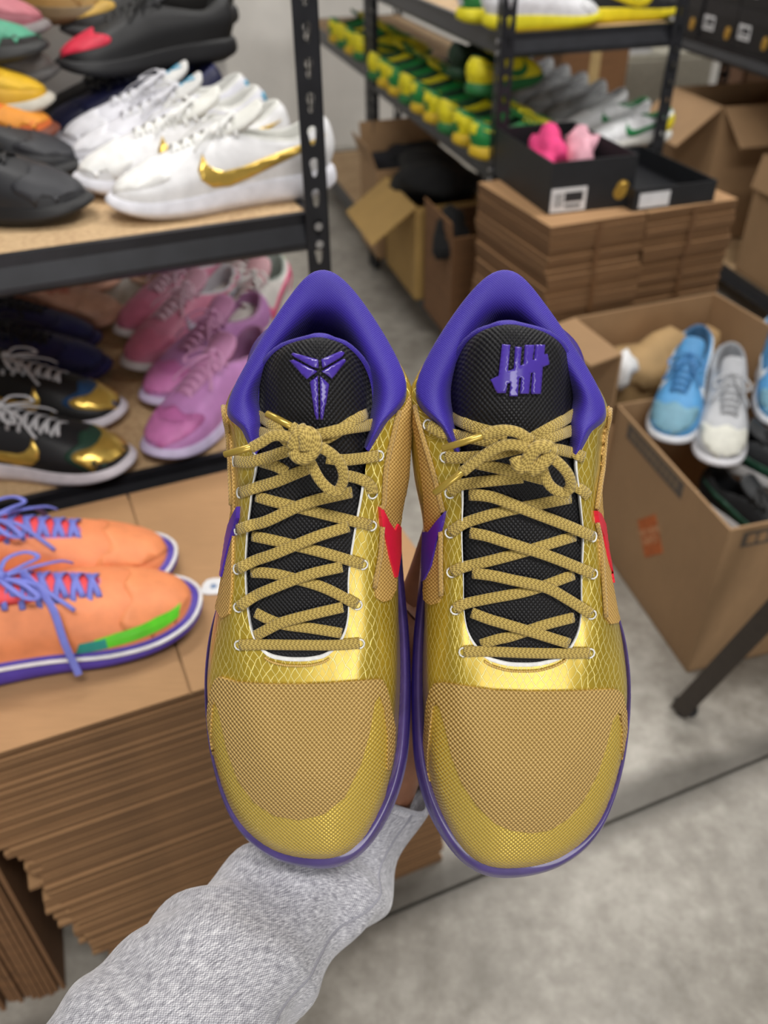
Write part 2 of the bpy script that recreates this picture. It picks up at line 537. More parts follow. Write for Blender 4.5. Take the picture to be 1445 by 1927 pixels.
def rack(label, A, fa, ba, wid, dep, levels, ztop, holes=True, group=None):
    """A: front corner (plan) at the right end; fa/ba unit vectors along the front (towards left) and to the back"""
    root = empty('shoe_rack', (A[0], A[1], 0), 0, label, 'rack', group)
    fx, fy = Vector(fa[:2]), Vector(ba[:2])

    def Mx(px, py, sx, sy):       # local frame: x along sx*front, y along sy*back
        o = fx * px + fy * py
        return Matrix(((fx.x * sx, fy.x * sy, 0, o.x), (fx.y * sx, fy.y * sy, 0, o.y), (0, 0, 1, 0), (0, 0, 0, 1)))
    for px, py, sx, sy in ((0, 0, 1, 1), (wid, 0, -1, 1), (0, dep, 1, -1), (wid, dep, -1, -1)):
        p1 = plate(PF_W, 0, ztop); p2 = plate(PF_W, 0, ztop)
        p2 = ([(y, x, z) for x, y, z in p2[0]], p2[1])
        ob('post', mk('post', *xf(join([p1, p2]), Mx(px, py, sx, sy)), MAT_STEEL), root)
    for z in levels:
        v, f = boxv(0.02, wid - 0.02, 0.02, dep - 0.02, z - 0.012, z)
        ob('shelf_board', mk('shelf_board', *xf((v, f), Mx(0, 0, 1, 1)), MAT_BOARD), root)
        prof = [(0.024, 0.002), (0.013, 0.002), (0.013, -0.012), (0.003, -0.034), (0.003, -0.040), (0.009, -0.046), (0.024, -0.046)]

        def beam(length, m):
            n = len(prof)
            v = [(0.003, a, z + b) for a, b in prof] + [(length - 0.003, a, z + b) for a, b in prof]
            f = [tuple(range(n)), tuple(range(2 * n - 1, n - 1, -1))] + [(i, n + i, n + (i + 1) % n, (i + 1) % n) for i in range(n)]
            ob('beam', mk('beam', *xf((v, f), m), MAT_STEEL), root)
        beam(wid, Mx(0, 0, 1, 1)); beam(wid, Mx(0, dep, 1, -1))
        sw = Matrix(((0, 1, 0, 0), (1, 0, 0, 0), (0, 0, 1, 0), (0, 0, 0, 1)))
        beam(dep, Mx(0, 0, 1, 1) @ sw); beam(dep, Mx(wid, 0, -1, 1) @ sw)
        for (px, py, sx, sy) in ((0, 0, 1, 1), (wid, 0, -1, 1)):
            for dz in (-0.012, -0.036):
                v, f = tube([(0.016, -0.004, z + dz), (0.016, 0.001, z + dz)], 0.0055, 10)
                r = ob('rivet', mk('rivet', *xf((v, f), Mx(px, py, sx, sy)), MAT_BOLT), root)
    return root


Z1, Z2 = float(RK[2]) - .006, 0.536     # upper and lower shelf of the near rack
rack('black keyhole steel rack in the left foreground with shoes on two shelves', RK[:2], -RF, RB, 1.22, 0.64, (Z1, Z2, 0.12), 1.72)
QA = np.array([0.267, 2.08]); QF, QB = az(-15.3), az(72)
QZ1, QZ2, QZ3 = 0.945, 0.675, 0.135
rack('black steel rack of green, yellow and white shoes beyond the stacked cardboard', QA, QF, QB, 1.13, 0.46, (QZ1, QZ2, QZ3), 1.75)
rack('far black steel rack continuing the row towards the pale wall', QA + QF[:2] * 1.16, QF, QB, 1.13, 0.46, (QZ1 + 0.02, QZ2 + 0.02, QZ3), 1.75)
BA = np.array([1.325, 2.265]); BF, BB = az(-13), az(77)
rack('dark rack at the right edge holding black shoe boxes', BA, BF, BB, 1.6, 0.5, (0.75, 0.11), 1.7)

# ------------------------------------------------------------------ sneakers of the background
HL = dict(
    outer=[(.004, 0, .034), (.020, .027, .034), (.060, .036, .033), (.110, .036, .031), (.160, .040, .028), (.212, .049, .025), (.256, .048, .024), (.290, .032, .026), (.304, 0, .028)],
    mid1=[(-.004, 0, .060), (.012, .030, .060), (.055, .038, .058), (.110, .037, .056), (.160, .040, .053), (.212, .047, .046), (.256, .044, .041), (.286, .028, .039), (.298, 0, .039)],
    mid2=[(.001, 0, .086), (.014, .025, .083), (.055, .034, .072), (.110, .031, .073), (.160, .031, .075), (.205, .034, .068), (.240, .031, .060), (.266, .019, .054), (.276, 0, .053)],
    inner=[(.008, 0, .097), (.020, .020, .093), (.055, .030, .076), (.098, .027, .080), (.135, .020, .090), (.165, .0165, .087), (.195, .0155, .080), (.214, .011, .075), (.220, 0, .074)],
    lin1=[(.014, 0, .099), (.025, .017, .095), (.057, .026, .079), (.098, .023, .083), (.135, .017, .090), (.165, .014, .086), (.195, .0135, .079), (.212, .010, .074), (.218, 0, .073)],
    lin2=[(.020, 0, .080), (.030, .014, .076), (.058, .022, .065), (.098, .020, .066), (.135, .016, .070), (.165, .0135, .068), (.195, .013, .062), (.21, .010, .058), (.216, 0, .057)],
    lin3=[(.028, 0, .040), (.036, .011, .040), (.060, .016, .040), (.098, .015, .040), (.135, .014, .042), (.165, .012, .045), (.195, .011, .045), (.206, .007, .045), (.212, 0, .045)],
    s_bot=[(.012, 0, .004), (.026, .024, .002), (.062, .033, .000), (.110, .032, .000), (.160, .036, .000), (.212, .045, .001), (.258, .043, .004), (.290, .028, .010), (.302, 0, .014)],
    s_mid=[(-.004, 0, .014), (.014, .032, .012), (.060, .041, .010), (.110, .039, .010), (.160, .043, .010), (.214, .053, .010), (.262, .051, .012), (.298, .034, .017), (.313, 0, .021)],
    s_up=[(-.003, 0, .030), (.014, .031, .029), (.060, .0395, .028), (.110, .038, .026), (.160, .042, .023), (.214, .0515, .020), (.261, .050, .020), (.296, .033, .024), (.310, 0, .028)],
    s_lip=[(.003, 0, .037), (.020, .0275, .036), (.060, .0365, .035), (.110, .0362, .033), (.160, .0402, .030), (.212, .0492, .027), (.256, .0482, .026), (.290, .0322, .028), (.304, 0, .031)],
)


def full(half):                  # mirror a half loop into a closed one, with a slight inward bend of the forefoot
    h = list(half); o = h + [(x, -y, z) for x, y, z in h[-2:0:-1]]
    return [(x - 0.155, y + 0.006 * math.sin(max(0, x - 0.1) / 0.21 * 1.6), z) for x, y, z in o]


LP = {k: full(v) for k, v in HL.items()}
SG = {}
g = loft([LP['outer'], LP['mid1'], LP['mid2'], LP['inner']], 5, 5); SG['upper'] = gridmesh(g)
g = loft([LP['inner'], LP['lin1'], LP['lin2'], LP['lin3']], 5, 3); v, f = gridmesh(g); nC = g.shape[1]; f.append(tuple((g.shape[0] - 1) * nC + k for k in range(nC))); SG['lining'] = (v, f)
g = loft([LP['s_bot'], LP['s_mid'], LP['s_up'], LP['s_lip']], 5, 4); v, f = gridmesh(g); nC = g.shape[1]
f.append(tuple(range(nC - 1, -1, -1))); f.append(tuple((g.shape[0] - 1) * nC + k for k in range(nC))); SG['sole'] = (v, f)
SBV = bvh_of(*SG['upper'])


def cast_top(x, y):
    h = SBV.ray_cast(Vector((x, y, 0.3)), Vector((0, 0, -1)))
    if h[0] is None: h = SBV.find_nearest(Vector((x, y, 0.04)))
    n = h[1] if h[1].z >= 0 else -h[1]
    return h[0], n


def cast_side(sgn):
    def c(x, z):
        h = SBV.ray_cast(Vector((x, sgn * 0.2, z)), Vector((0, -sgn, 0)))
        if h[0] is None: h = SBV.find_nearest(Vector((x, sgn * 0.05, z)))
        n = h[1] if h[1].y * sgn >= 0 else -h[1]
        return h[0], n
    return c


def cr2(pts, n=4): return [tuple(p) for p in crs([(a, b) for a, b in pts], n, True)]


SW = [(.030, .079), (.060, .066), (.100, .053), (.140, .040), (.170, .033), (.194, .035), (.208, .046), (.210, .058), (.200, .074), (.197, .063), (.189, .056), (.176, .052), (.150, .054), (.100, .065), (.060, .073)]
SWO = [(x - .170, z) for x, z in SW]
for nm, sg in (('swoosh_outer', 1), ('swoosh_inner', -1)):
    v, f = patch(SWO, cast_side(sg), 0.0016, 0.006)
    SG[nm] = (v, f) if sg == -1 else (v, [q[::-1] for q in f])
SG['toe_cap'] = patch(cr2([(.085, 0), (.092, .025), (.075, .046), (.10, .047), (.13, .034), (.148, .008), (.142, -.02), (.118, -.038), (.09, -.042), (.075, -.038), (.09, -.02)], 4), cast_top, 0.0009, 0.008)
SG['toe_tip'] = patch(cr2([(.112, 0), (.108, .022), (.085, .043), (.10, .047), (.13, .036), (.15, .008), (.142, -.02), (.12, -.036), (.095, -.040), (.085, -.035), (.106, -.018)], 4), cast_top, 0.0016, 0.008)
SG['heel_panel'] = patch([(-.16, .036), (-.105, .036), (-.115, .06), (-.125, .078), (-.145, .085), (-.16, .08)], cast_side(1), 0.0011, 0.008)
SG['heel_panel'] = (SG['heel_panel'][0], [q[::-1] for q in SG['heel_panel'][1]])
# tongue
rows = []
for x, w, zc, dr in ((-.060, .010, .124, .001), (-.057, .020, .124, .005), (-.048, .024, .119, .008), (-.03, .024, .110, .010), (-.005, .021, .099, .006), (.02, .0175, .090, .005), (.045, .0155, .0815, .004), (.062, .010, .076, .002)):
    rows.append([(x, w * t, zc - dr * t * t) for t in (-1, -.8, -.4, 0, .4, .8, 1)])
g = crs(np.array(rows), 2, False); v, f = gridmesh(g, False)
g2 = g.copy(); g2[:, :, 2] -= 0.006; v2, f2 = gridmesh(g2, False, True); SG['tongue'] = join([(v, f), (v2, f2)])
n1 = len(v); Rr, Cc = g.shape[:2]
rim = [r * Cc for r in range(Rr)] + [(Rr - 1) * Cc + c for c in range(1, Cc)] + [r * Cc + Cc - 1 for r in range(Rr - 2, -1, -1)] + [c for c in range(Cc - 2, 0, -1)]
SG['tongue'][1].extend([(rim[i], rim[(i + 1) % len(rim)], n1 + rim[(i + 1) % len(rim)], n1 + rim[i]) for i in range(len(rim))])
# laces: crossing bars and a bow
parts = []
for k in range(6):
    x = -.02 + k * .0145; zc = .099 - (x + .02) * .30; w = .0255 - k * .0006
    for sg in (1, -1):
        path = [(x, sg * w, zc - .012), (x + .001, sg * (w - .006), zc - .002), (x + .005, 0, zc + .004), (x + .009, -sg * (w - .009), zc - .001), (x + .0095, -sg * (w - .006), zc - .006)]
        v, f, _ = ribbon(crs(path, 3, False), .0062, .002, n=6); parts.append((v, f))
for sg in (1, -1):
    path = [(-.022, 0, .106), (-.014, sg * .018, .112), (.002, sg * .034, .104), (.012, sg * .030, .098), (.0, sg * .014, .104), (-.020, 0, .106)]
    v, f, _ = ribbon(crs(path, 4, False), .0055, .002, n=6); parts.append((v, f))
    path = [(-.02, 0, .106), (.008, sg * .012, .101), (.03, sg * .03, .088), (.04, sg * .036, .078)]
    v, f, _ = ribbon(crs(path, 4, False), .005, .002, n=6); parts.append((v, f))
v, f = tube(crs([(-.026, 0, .103), (-.021, 0, .107), (-.016, 0, .104)], 3, False), [.004, .006, .007, .0075, .007, .006, .004], 8); parts.append((v, f))
SG['lace'] = join(parts)
# emblem on the tongue: three-part winged mark
EM = [[(.0, .002), (.012, .011), (.013, .0055)], [(.0, -.002), (.012, -.011), (.013, -.0055)], [(-.001, .0), (-.004, .004), (-.016, .001), (-.016, -.001), (-.004, -.004)]]
TBV = bvh_of(*SG['tongue'])


def cast_tongue(x, y):
    h = TBV.ray_cast(Vector((x, y, .3)), Vector((0, 0, -1)))
    if h[0] is None: h = TBV.find_nearest(Vector((x, y, .11)))
    return h[0], (h[1] if h[1].z > 0 else -h[1])


SG['emblem'] = join([patch([(-.035 - a * 1.1, b * 1.1) for a, b in e], cast_tongue, .0012, .004) for e in EM])
SG['heel_tab'] = patch([(-.02, .066), (.02, .066), (.018, .09), (-.018, .09)], lambda y, z: (lambda h: (h[0], h[1] if h[1].x < 0 else -h[1]))(SBV.ray_cast(Vector((-.4, y, z)), Vector((1, 0, 0))) if SBV.ray_cast(Vector((-.4, y, z)), Vector((1, 0, 0)))[0] is not None else SBV.find_nearest(Vector((-.15, y, z)))), .0012, .008)
SME = {k: mk('sneaker_' + k, v, f, None, k != 'emblem') for k, (v, f) in SG.items()}
for me in SME.values(): me.materials.append(MAT_WHITE)
ORDER = ['sole', 'upper', 'lining', 'tongue', 'lace', 'toe_cap', 'toe_tip', 'heel_panel', 'heel_tab', 'swoosh_outer', 'swoosh_inner', 'emblem']
PNAME = {'swoosh_outer': 'swoosh', 'swoosh_inner': 'swoosh'}


def sneaker(label, toe, heel, z, spec, group, mirror=False, anchor='toe', scale=None, tilt=0.0, roll=0.0, free=None):
    """toe / heel: pixels of the ends of the sole on the surface at height z; the shoe keeps a true size"""
    if free is None: t, h = Pz(*toe, z), Pz(*heel, z)
    else: t, h = np.array(toe, float), np.array(heel, float)
    d = t - h; ln = float(np.linalg.norm(d)); d /= ln
    sc = scale or min(1.06, max(0.94, ln / 0.317))
    c = t - d * 0.158 * sc if anchor == 'toe' else h + d * 0.158 * sc
    m = Matrix.Translation(Vector([float(k) for k in (c[0], c[1], z)])) @ Matrix.Rotation(math.atan2(d[1], d[0]), 4, 'Z') @ Matrix.Rotation(tilt, 4, 'Y') @ Matrix.Rotation(roll, 4, 'X') @ Matrix.Diagonal((sc, -sc if mirror else sc, sc, 1))
    root = empty('sneaker', label=label, cat='shoe', group=group, matrix=m)
    for k in ORDER:
        col = spec.get(k)
        if col is None and k in ('swoosh_inner',): col = spec.get('swoosh_outer')
        if col is None: continue
        mat = col if not isinstance(col, str) else M(col, 0.55, 0, 0.05, 50)
        ob(PNAME.get(k, k), SME[k], root, mat)
    return root


def sp(sole, upper, lining, tongue, lace, swoosh=None, toe=None, tip=None, heel=None, tab=None, emblem=None):
    return dict(sole=sole, upper=upper, lining=lining, tongue=tongue, lace=lace, swoosh_outer=swoosh, toe_cap=toe, toe_tip=tip, heel_panel=heel, heel_tab=tab, emblem=emblem)


def side(p, q, off):             # a footprint moved sideways (pixels to metres on a shelf are handled by caller)
    return p, q


GOLDM = M('dcb95c', 0.28, 0.65, 0.04, 60)
TEAL = M('1f93b8', 0.4)
# --- upper shelf of the near rack: four white pairs-to-the-right, navy, black with red, then the left column
U = Z1 + 0.001
S_WG = sp('e2e2ea', 'e6e6e8', 'd9d9d4', 'deded8', 'e4e4e2', GOLDM, toe='eeeeec')
S_WB = sp('d6d6de', 'd4d4dc', 'd6d6d2', 'd4d4d2', 'cfcfd6', None, toe='dcdce2', tab=TEAL, emblem=TEAL)
S_NV = sp('c4c4d0', '12153a', '141a4a', '10122e', '0c0d20', None, toe='101334', emblem='b9b4ae')
S_NV2 = sp('15183c', '0d0e1c', '1a2058', '0c0d1a', '0a0a12', None, emblem='b9b4ae')
S_BR = sp('101014', '0d0d10', '141414', '16161a', '101010', None, toe='c8213f')
S_FL = sp('1c1c1e', '171514', '2a6a40', 'd33a5a', '3a5a2a', None, toe='b8933e')
gU = 'shoes on the upper shelf of the near rack'
shift = RB * 0.125
t0, h0 = Pz(204, 408, U), Pz(600, 357, U)


def row(label, k, spec, dt=0.0, **kw):
    a = t0 + RB * k + RF * dt; b = h0 + RB * k + RF * dt
    return sneaker(label, a, b, U, spec, gU, free=True, scale=1.0, **kw)


row('white sneaker with a large gold swoosh at the shelf edge beside the post', 0.0, S_WG, roll=0)
row('white sneaker tucked directly behind the white one with the gold swoosh', 0.105, S_WG, -0.03, mirror=True)
row('white sneaker with a blue winged emblem on the tongue, third from the shelf edge', 0.215, S_WB, -0.03)
row('white sneaker next to the navy shoe, fourth from the shelf edge', 0.315, S_WB, -0.03, mirror=True)
row('navy sneaker with a white sole behind the white shoes', 0.415, S_NV, -0.05)
row('black and navy sneaker with a silver emblem near the wall', 0.50, S_NV2, -0.05, mirror=True)
# left column, toes to the right
S_BK = sp('121215', '1a1b20', '0f0f12', '17181c', '0d0d10', '24252b', toe='26272d')
S_YL = sp('b9b3a6', 'c99a16', '7a3d12', 'c8901a', 'a05f10', None, toe='d3a81c')
S_OR = sp('6a3018', 'cf6420', '2a1712', 'b4481a', '24140e', None, toe='d88a24')
S_GY = sp('4a4746', '5d5652', '2d2b2a', '4c4744', '38342f')
S_MT = sp('2a2a2a', '24201f', '1a1a1a', '2a2a2a', '161616', '4f9a7e', toe='4c9a7c')
S_RD = sp('7a7272', '8a4a54', '221a1a', '9c2f3c', 'a4505c', None, toe='b56a74')


def PP(u, v, o, n):              # picture ray meets the plane through o with normal n
    d = ray(u, v); t = ((np.array(o) - CAMP) @ n) / (d @ n); return CAMP + d * t


def left(label, toe, spec, back=None, yaw=0.0, rz=0.0, **kw):
    """toe resting on the shelf, or on the pile at depth `back` behind the shelf edge"""
    t = Pz(*toe, U) if back is None else PP(*toe, RK + RB * back, RB)
    d = az(78 + yaw); return sneaker(label, t, t - d * 0.31, float(t[2]), spec, gU, free=True, scale=1.0, **kw)


left('glossy black sneaker at the front left corner of the upper shelf', (178, 412), S_BK, yaw=18)
left('glossy black sneaker just behind the front black one', (168, 335), S_BK, yaw=18, mirror=True)
left('orange sneaker with dark laces behind the black shoes', (120, 272), S_OR, .36)
left('yellow sneaker with brown laces standing behind the orange one', (112, 212), S_YL, .40, mirror=True)
left('grey knit sneaker behind the yellow one', (120, 160), S_GY, .46)
left('black sneaker with a mint green swoosh and toe at the left edge', (95, 118), S_MT, .42, yaw=14)
left('dusty pink and red sneaker at the top left of the shelf', (105, 78), S_RD, .46, yaw=10, mirror=True)
left('tan sneaker lying high on the pile at the top left', (232, 40), sp('6a5638', 'a8854a', '3a2e20', '8a6a3a', '5a4428', None, toe='a8854a'), .56, yaw=10)
left('black sneaker with a red toe lying on top of the navy shoes', (108, 150), S_BR, .50, yaw=157)
left('black flowered sneaker with red and green leaves at the top of the near rack', (118, 85), S_FL, .56, yaw=157)

# --- lower shelf of the near rack
Lz = Z2 + 0.001; gL = 'shoes on the lower shelf of the near rack'
S_ML = sp('dcd6de', '131418', '16181e', '15161a', 'b9b9bd', GOLDM, toe='1d3d30', tip=GOLDM, heel='12193c', emblem='c02030')
S_ML2 = sp('d8d2dc', '121316', '16181e', '15161a', 'c8c8cc', GOLDM, toe='1c4068', tip=GOLDM, heel='4a1420')
S_BN = sp('2c2a70', '1b1f50', '14163a', '101230', '0c0d18', None, toe='202860')
S_PE = sp('b88a74', 'bf927a', '7d5844', 'b98770', 'b26a56', None, toe='c79a80')
S_TA = sp('8d6c58', '84634f', '5e4434', 'a8482a', '9a4a30', None, toe='7c5c48')
S_PK = sp('d9d5d8', 'c77a96', 'b9b5bc', 'cf9fb4', 'd3b3c4', 'b8bfcc', toe='c9708e', heel='b8bcc8')
S_LI = sp('cbbfe0', 'bd83bd', '9c6a94', 'c489b4', 'cf96c0', None, toe='c56fae', tip='cc7ab6', heel='bfb4dc')
S_WP = sp('c9c2c0', 'd4d0cc', '8a938c', 'cfa0a8', 'd6d2d0', 'd25a80', heel='d4557e', tab='7fd040')
# toes to the right


def low(label, toe, yaw, spec, z=Lz, **kw):
    t = Pz(*toe, z); d = az(yaw); return sneaker(label, t, t - d * 0.31, z, spec, gL, free=True, scale=kw.pop('scale', 1.0), **kw)


low('black sneaker with a dark green and gold toe, nearest on the lower shelf', (258, 892), 96, S_ML)
low('black sneaker with a blue and gold toe behind the green-toed one', (246, 790), 96, S_ML2, mirror=True)
low('dark navy sneaker behind the gold-toed black pair', (214, 712), 92, S_BN)
low('dark navy sneaker next to the peach shoe', (198, 655), 92, S_BN, mirror=True)
low('peach sneaker at the back of the lower shelf', (240, 608), 86, S_PE)
low('peach sneaker half hidden under the upper shelf beam', (235, 540), 84, S_PE, mirror=True)
low('taupe sneaker with rust laces under the upper shelf beam', (250, 548), 225, S_TA)
# toes to the left


def lowr(label, toe, heel, spec, **kw):
    return sneaker(label, toe, heel, Lz, spec, gL, scale=1.0, **kw)


lowr('lilac and pink sneaker at the front edge of the lower shelf', (283, 878), (505, 705), S_LI)
lowr('lilac and pink sneaker behind the front lilac one', (288, 782), (495, 640), S_LI, mirror=True)
lowr('pink and white sneaker with a gold sole line behind the lilac pair', (240, 712), (455, 585), S_PK)
lowr('pink and white sneaker at the back behind its twin', (236, 652), (440, 535), S_PK, mirror=True)
lowr('white sneaker with pink patches and a grey lining by the rack post', (430, 690), (530, 560), S_WP, anchor='heel')
lowr('white and pink sneaker with a lime heel tab under the beam', (410, 640), (505, 510), S_WP, mirror=True, anchor='heel')

# ------------------------------------------------------------------ the two gold shoes held up in front
HD = 0.50                        # distance of the sole plane from the lens


def hp(u, v, z):                 # camera frame -> point in the shoes' own frame: x right, y up the picture, z towards the lens
    d = HD - z
    return ((u - 722.5) * d / F, -(v - 963.5) * d / F, z)


CO = [(608, 1613, .022), (517, 1597, .021), (447, 1536, .020), (407, 1432, .019), (392, 1310, .018), (399, 1200, .018), (428, 1090, .019), (452, 980, .020), (462, 890, .021), (462, 810, .022), (462, 730, .022), (530, 640, .024),
      (600, 590, .026), (665, 640, .024), (722, 720, .022), (732, 800, .022), (735, 890, .021), (738, 980, .020), (744, 1090, .019), (752, 1200, .018), (752, 1310, .018), (742, 1430, .019), (712, 1522, .020), (668, 1590, .021)]
CM1 = [(604, 1590, .038), (522, 1573, .038), (457, 1514, .040), (413, 1418, .043), (394, 1302, .046), (400, 1200, .048), (418, 1090, .050), (434, 980, .052), (438, 890, .055), (434, 815, .056), (434, 742, .056), (528, 608, .058),
       (602, 555, .060), (678, 598, .058), (766, 720, .056), (773, 805, .056), (768, 890, .055), (752, 980, .052), (748, 1090, .050), (745, 1200, .048), (740, 1300, .046), (728, 1415, .043), (698, 1508, .040), (655, 1570, .038)]
CM2 = [(586, 1460, .060), (533, 1448, .060), (490, 1402, .061), (457, 1338, .061), (438, 1265, .062), (430, 1180, .066), (436, 1080, .071), (445, 980, .077), (447, 895, .081), (440, 820, .082), (429, 752, .074), (530, 598, .076),
       (602, 538, .080), (682, 584, .076), (770, 720, .076), (760, 810, .082), (742, 895, .081), (722, 980, .077), (714, 1080, .071), (710, 1180, .066), (702, 1265, .062), (688, 1338, .061), (662, 1402, .061), (628, 1448, .060)]
CI = [(560, 1243, .068), (530, 1241, .068), (502, 1232, .068), (478, 1203, .069), (467, 1160, .072), (461, 1090, .077), (463, 1015, .083), (472, 930, .089), (480, 862, .093), (456, 812, .092), (430, 758, .080), (534, 590, .084),
      (602, 530, .088), (680, 576, .084), (764, 730, .080), (724, 800, .092), (694, 850, .093), (682, 930, .089), (669, 1000, .083), (657, 1085, .077), (656, 1160, .072), (644, 1203, .069), (617, 1232, .068), (590, 1241, .068)]
CL1 = [(484, 852, .094), (466, 806, .099), (435, 746, .092), (532, 578, .098), (602, 510, .102), (674, 560, .098), (760, 716, .092), (712, 800, .099), (688, 845, .094)]
CL2 = [(494, 842, .086), (490, 792, .090), (474, 732, .094), (556, 614, .096), (602, 580, .096), (650, 604, .096), (714, 718, .094), (698, 792, .090), (684, 840, .086)]
CL3 = [(500, 838, .062), (505, 780, .062), (512, 726, .062), (568, 658, .064), (602, 640, .064), (638, 652, .064), (678, 722, .062), (684, 780, .058), (678, 838, .062)]
CL4 = [(520, 840, .040), (525, 780, .034), (535, 730, .030), (575, 700, .028), (602, 690, .028), (630, 700, .028), (655, 730, .030), (662, 780, .034), (660, 840, .040)]
CS = [(610, 1634, .012), (513, 1613, .012), (440, 1548, .012), (402, 1438, .011), (388, 1310, .010), (395, 1200, .010), (424, 1090, .010), (447, 980, .010), (457, 890, .011), (457, 810, .011), (457, 730, .011), (485, 635, .012),
      (590, 578, .013), (692, 635, .012), (730, 720, .011), (740, 800, .011), (745, 890, .011), (752, 980, .010), (760, 1090, .010), (770, 1200, .010), (773, 1310, .010), (766, 1430, .011), (736, 1528, .012), (680, 1607, .012)]
TONG = [(634, 578, 622, .121, .002), (642, 540, 648, .123, .006), (664, 508, 674, .123, .011), (700, 491, 692, .121, .016), (745, 487, 701, .117, .018), (800, 488, 697, .111, .015), (850, 484, 690, .105, .011), (930, 464, 694, .096, .010),
        (1010, 454, 694, .088, .009), (1090, 452, 692, .081, .008), (1160, 456, 688, .075, .007), (1205, 468, 668, .071, .005), (1238, 496, 632, .067, .002), (1246, 530, 590, .066, .001)]


def build_gold(label, T, IR, laces, bow, aglets, logo, knot, panels, swooshes, piping):
    """T maps the left shoe's picture coordinates to this shoe"""
    def TL(L): return [T(u, v) + (z,) for u, v, z in L]
    base = np.array(hp(*T(590, 1000), 0.0)); B = Vector(base)
    mtx = CAMM @ Matrix.Translation((base[0], base[1], -HD))
    root = empty('gold_sneaker', label=label, cat='shoe', group='pair of gold sneakers held up by the arm', matrix=mtx)
    def Lc(L): return [tuple(np.array(hp(*p)) - base) for p in L]
    flip = T(700, 0)[0] < T(500, 0)[0]
    O, M1, M2, I = Lc(TL(CO)), Lc(TL(CM1)), Lc(TL(CM2)), Lc(IR if IR else TL(CI))
    G = loft([O, M1, M2, I], 8, 8)
    V, Fc = gridmesh(G, True, not flip)
    # texture coordinates: unrolled distance across, true distance along
    R_, C_ = G.shape[:2]; UV = np.zeros((R_, C_, 2))
    for c in range(C_):
        acc = 0; UV[R_ - 1, c] = (G[R_ - 1, c, 0], G[R_ - 1, c, 1])
        th = 24 * c / C_; w = min(1.0, min(th, 24 - th) / 3.0)
        for r in range(R_ - 2, -1, -1):
            dx, dz = G[r, c, 0] - G[r + 1, c, 0], G[r, c, 2] - G[r + 1, c, 2]
            sg = 1 if G[0, c, 0] > G[-1, c, 0] else -1
            acc += (sg * math.hypot(dx, dz) * w + dx * (1 - w))
            UV[r, c] = (G[R_ - 1, c, 0] + acc, G[r, c, 1])
    uv = [tuple(p) for p in UV.reshape(-1, 2)]
    # thickness of the shell: an inner skin just below
    upper = ob('upper', mk('upper', V, Fc, MAT_SNAKE, True, uv), root); upper['label'] = 'gold snakeskin leather upper'
    BV = bvh_of(V, Fc)
    lens = Vector((-base[0], -base[1], HD))

    def cast(bv, keep=False):
        def c(x, y):             # x, y: picture coordinates
            p = Vector(hp(x, y, 0.0)) - B; d = (p - lens).normalized()
            h = bv.ray_cast(lens, d)
            if h[0] is None:     # just past the outline or over a gap: take the closest point of the surface on the way in
                cxx = T(575, 0)[0]; sg = 1 if x < cxx else -1; cyy = 1 if y < 1000 else -1; best = None
                for k in range(1, 60):
                    for dx, dy in ((sg * k, 0), (-sg * k, 0), (0, cyy * k), (sg * k * .7, cyy * k * .7)):
                        p2 = Vector(hp(x + dx, y + dy, 0.0)) - B; d2 = (p2 - lens).normalized(); h2 = bv.ray_cast(lens, d2)
                        if h2[0] is not None: best = h2; break
                    if best is not None: break
                if best is None: best = bv.find_nearest(Vector(hp(x, y, 0.04)) - B)
                if keep: h = (lens + d * (best[0] - lens).length, best[1], 0, 0)
                else: h = best
            n = h[1]
            if n.dot(lens - h[0]) < 0: n = -n
            return h[0], n
        return c
    cu = cast(BV)

    def put(name, poly, mat, off, step=5, parent=root, caster=cu, lab=None, thick=0.0008):
        v, f = patch(poly, caster, off, step, thick)
        o = ob(name, mk(name, v, f, mat, name == 'emblem'), parent)
        if lab: o['label'] = lab
        return o
    # sole
    S = TL(CS)
    bot = [(u, v, .0) for u, v, z in S]
    cx = sum(p[0] for p in S) / 24
    S0 = [tuple(np.array(p) * (0.97, 0.985, 1) + (0, 0, 0)) for p in Lc(bot)]
    S1 = Lc(S)
    S2 = [(a[0] * .45 + b[0] * .55, a[1] * .45 + b[1] * .55, .021) for a, b in zip(S1, O)]
    S3 = [(b[0], b[1], b[2] + .0006) for b in O]
    g = loft([S0, [(a[0] * .6 + b[0] * .4, a[1] * .6 + b[1] * .4, .004) for a, b in zip(S0, S1)], S1, [(a[0] * .8 + b[0] * .2, a[1] * .8 + b[1] * .2, .017) for a, b in zip(S1, O)]], 8, 3)
    v, f = gridmesh(g, True, not flip); nC = g.shape[1]; cap = tuple(range(nC)); f.append(cap if not flip else cap[::-1])
    ob('sole', mk('sole', v, f, MAT_SOLE_P, True), root)['label'] = 'purple rubber sole'
    g = loft([[(a[0] * .8 + b[0] * .2, a[1] * .8 + b[1] * .2, .017) for a, b in zip(S1, O)], S2, S3], 8, 3)
    ob('midsole_rim', mk('midsole_rim', *gridmesh(g, True, not flip), MAT_RIM, True), root)['label'] = 'translucent violet midsole edge'
    # collar lining
    st = list(range(8, 17))
    ring = [[I[k] for k in st]] + [Lc(TL(L)) for L in (CL1, CL2, CL3, CL4)]
    g = loft(ring, 8, 7, False); v, f = gridmesh(g, False, not flip)
    ob('collar_lining', mk('collar_lining', v, f, MAT_PURPLE, True), root)['label'] = 'padded purple collar lining'
    # insole floor seen down the opening
    fl = Lc([T(u, v) + (.03,) for u, v in ((520, 840), (530, 760), (560, 690), (602, 668), (640, 690), (660, 760), (662, 840))])
    ob('insole', mk('insole', [p for p in fl], [tuple(range(7))], MAT_PURPLE), root)
    # tongue
    rows = []
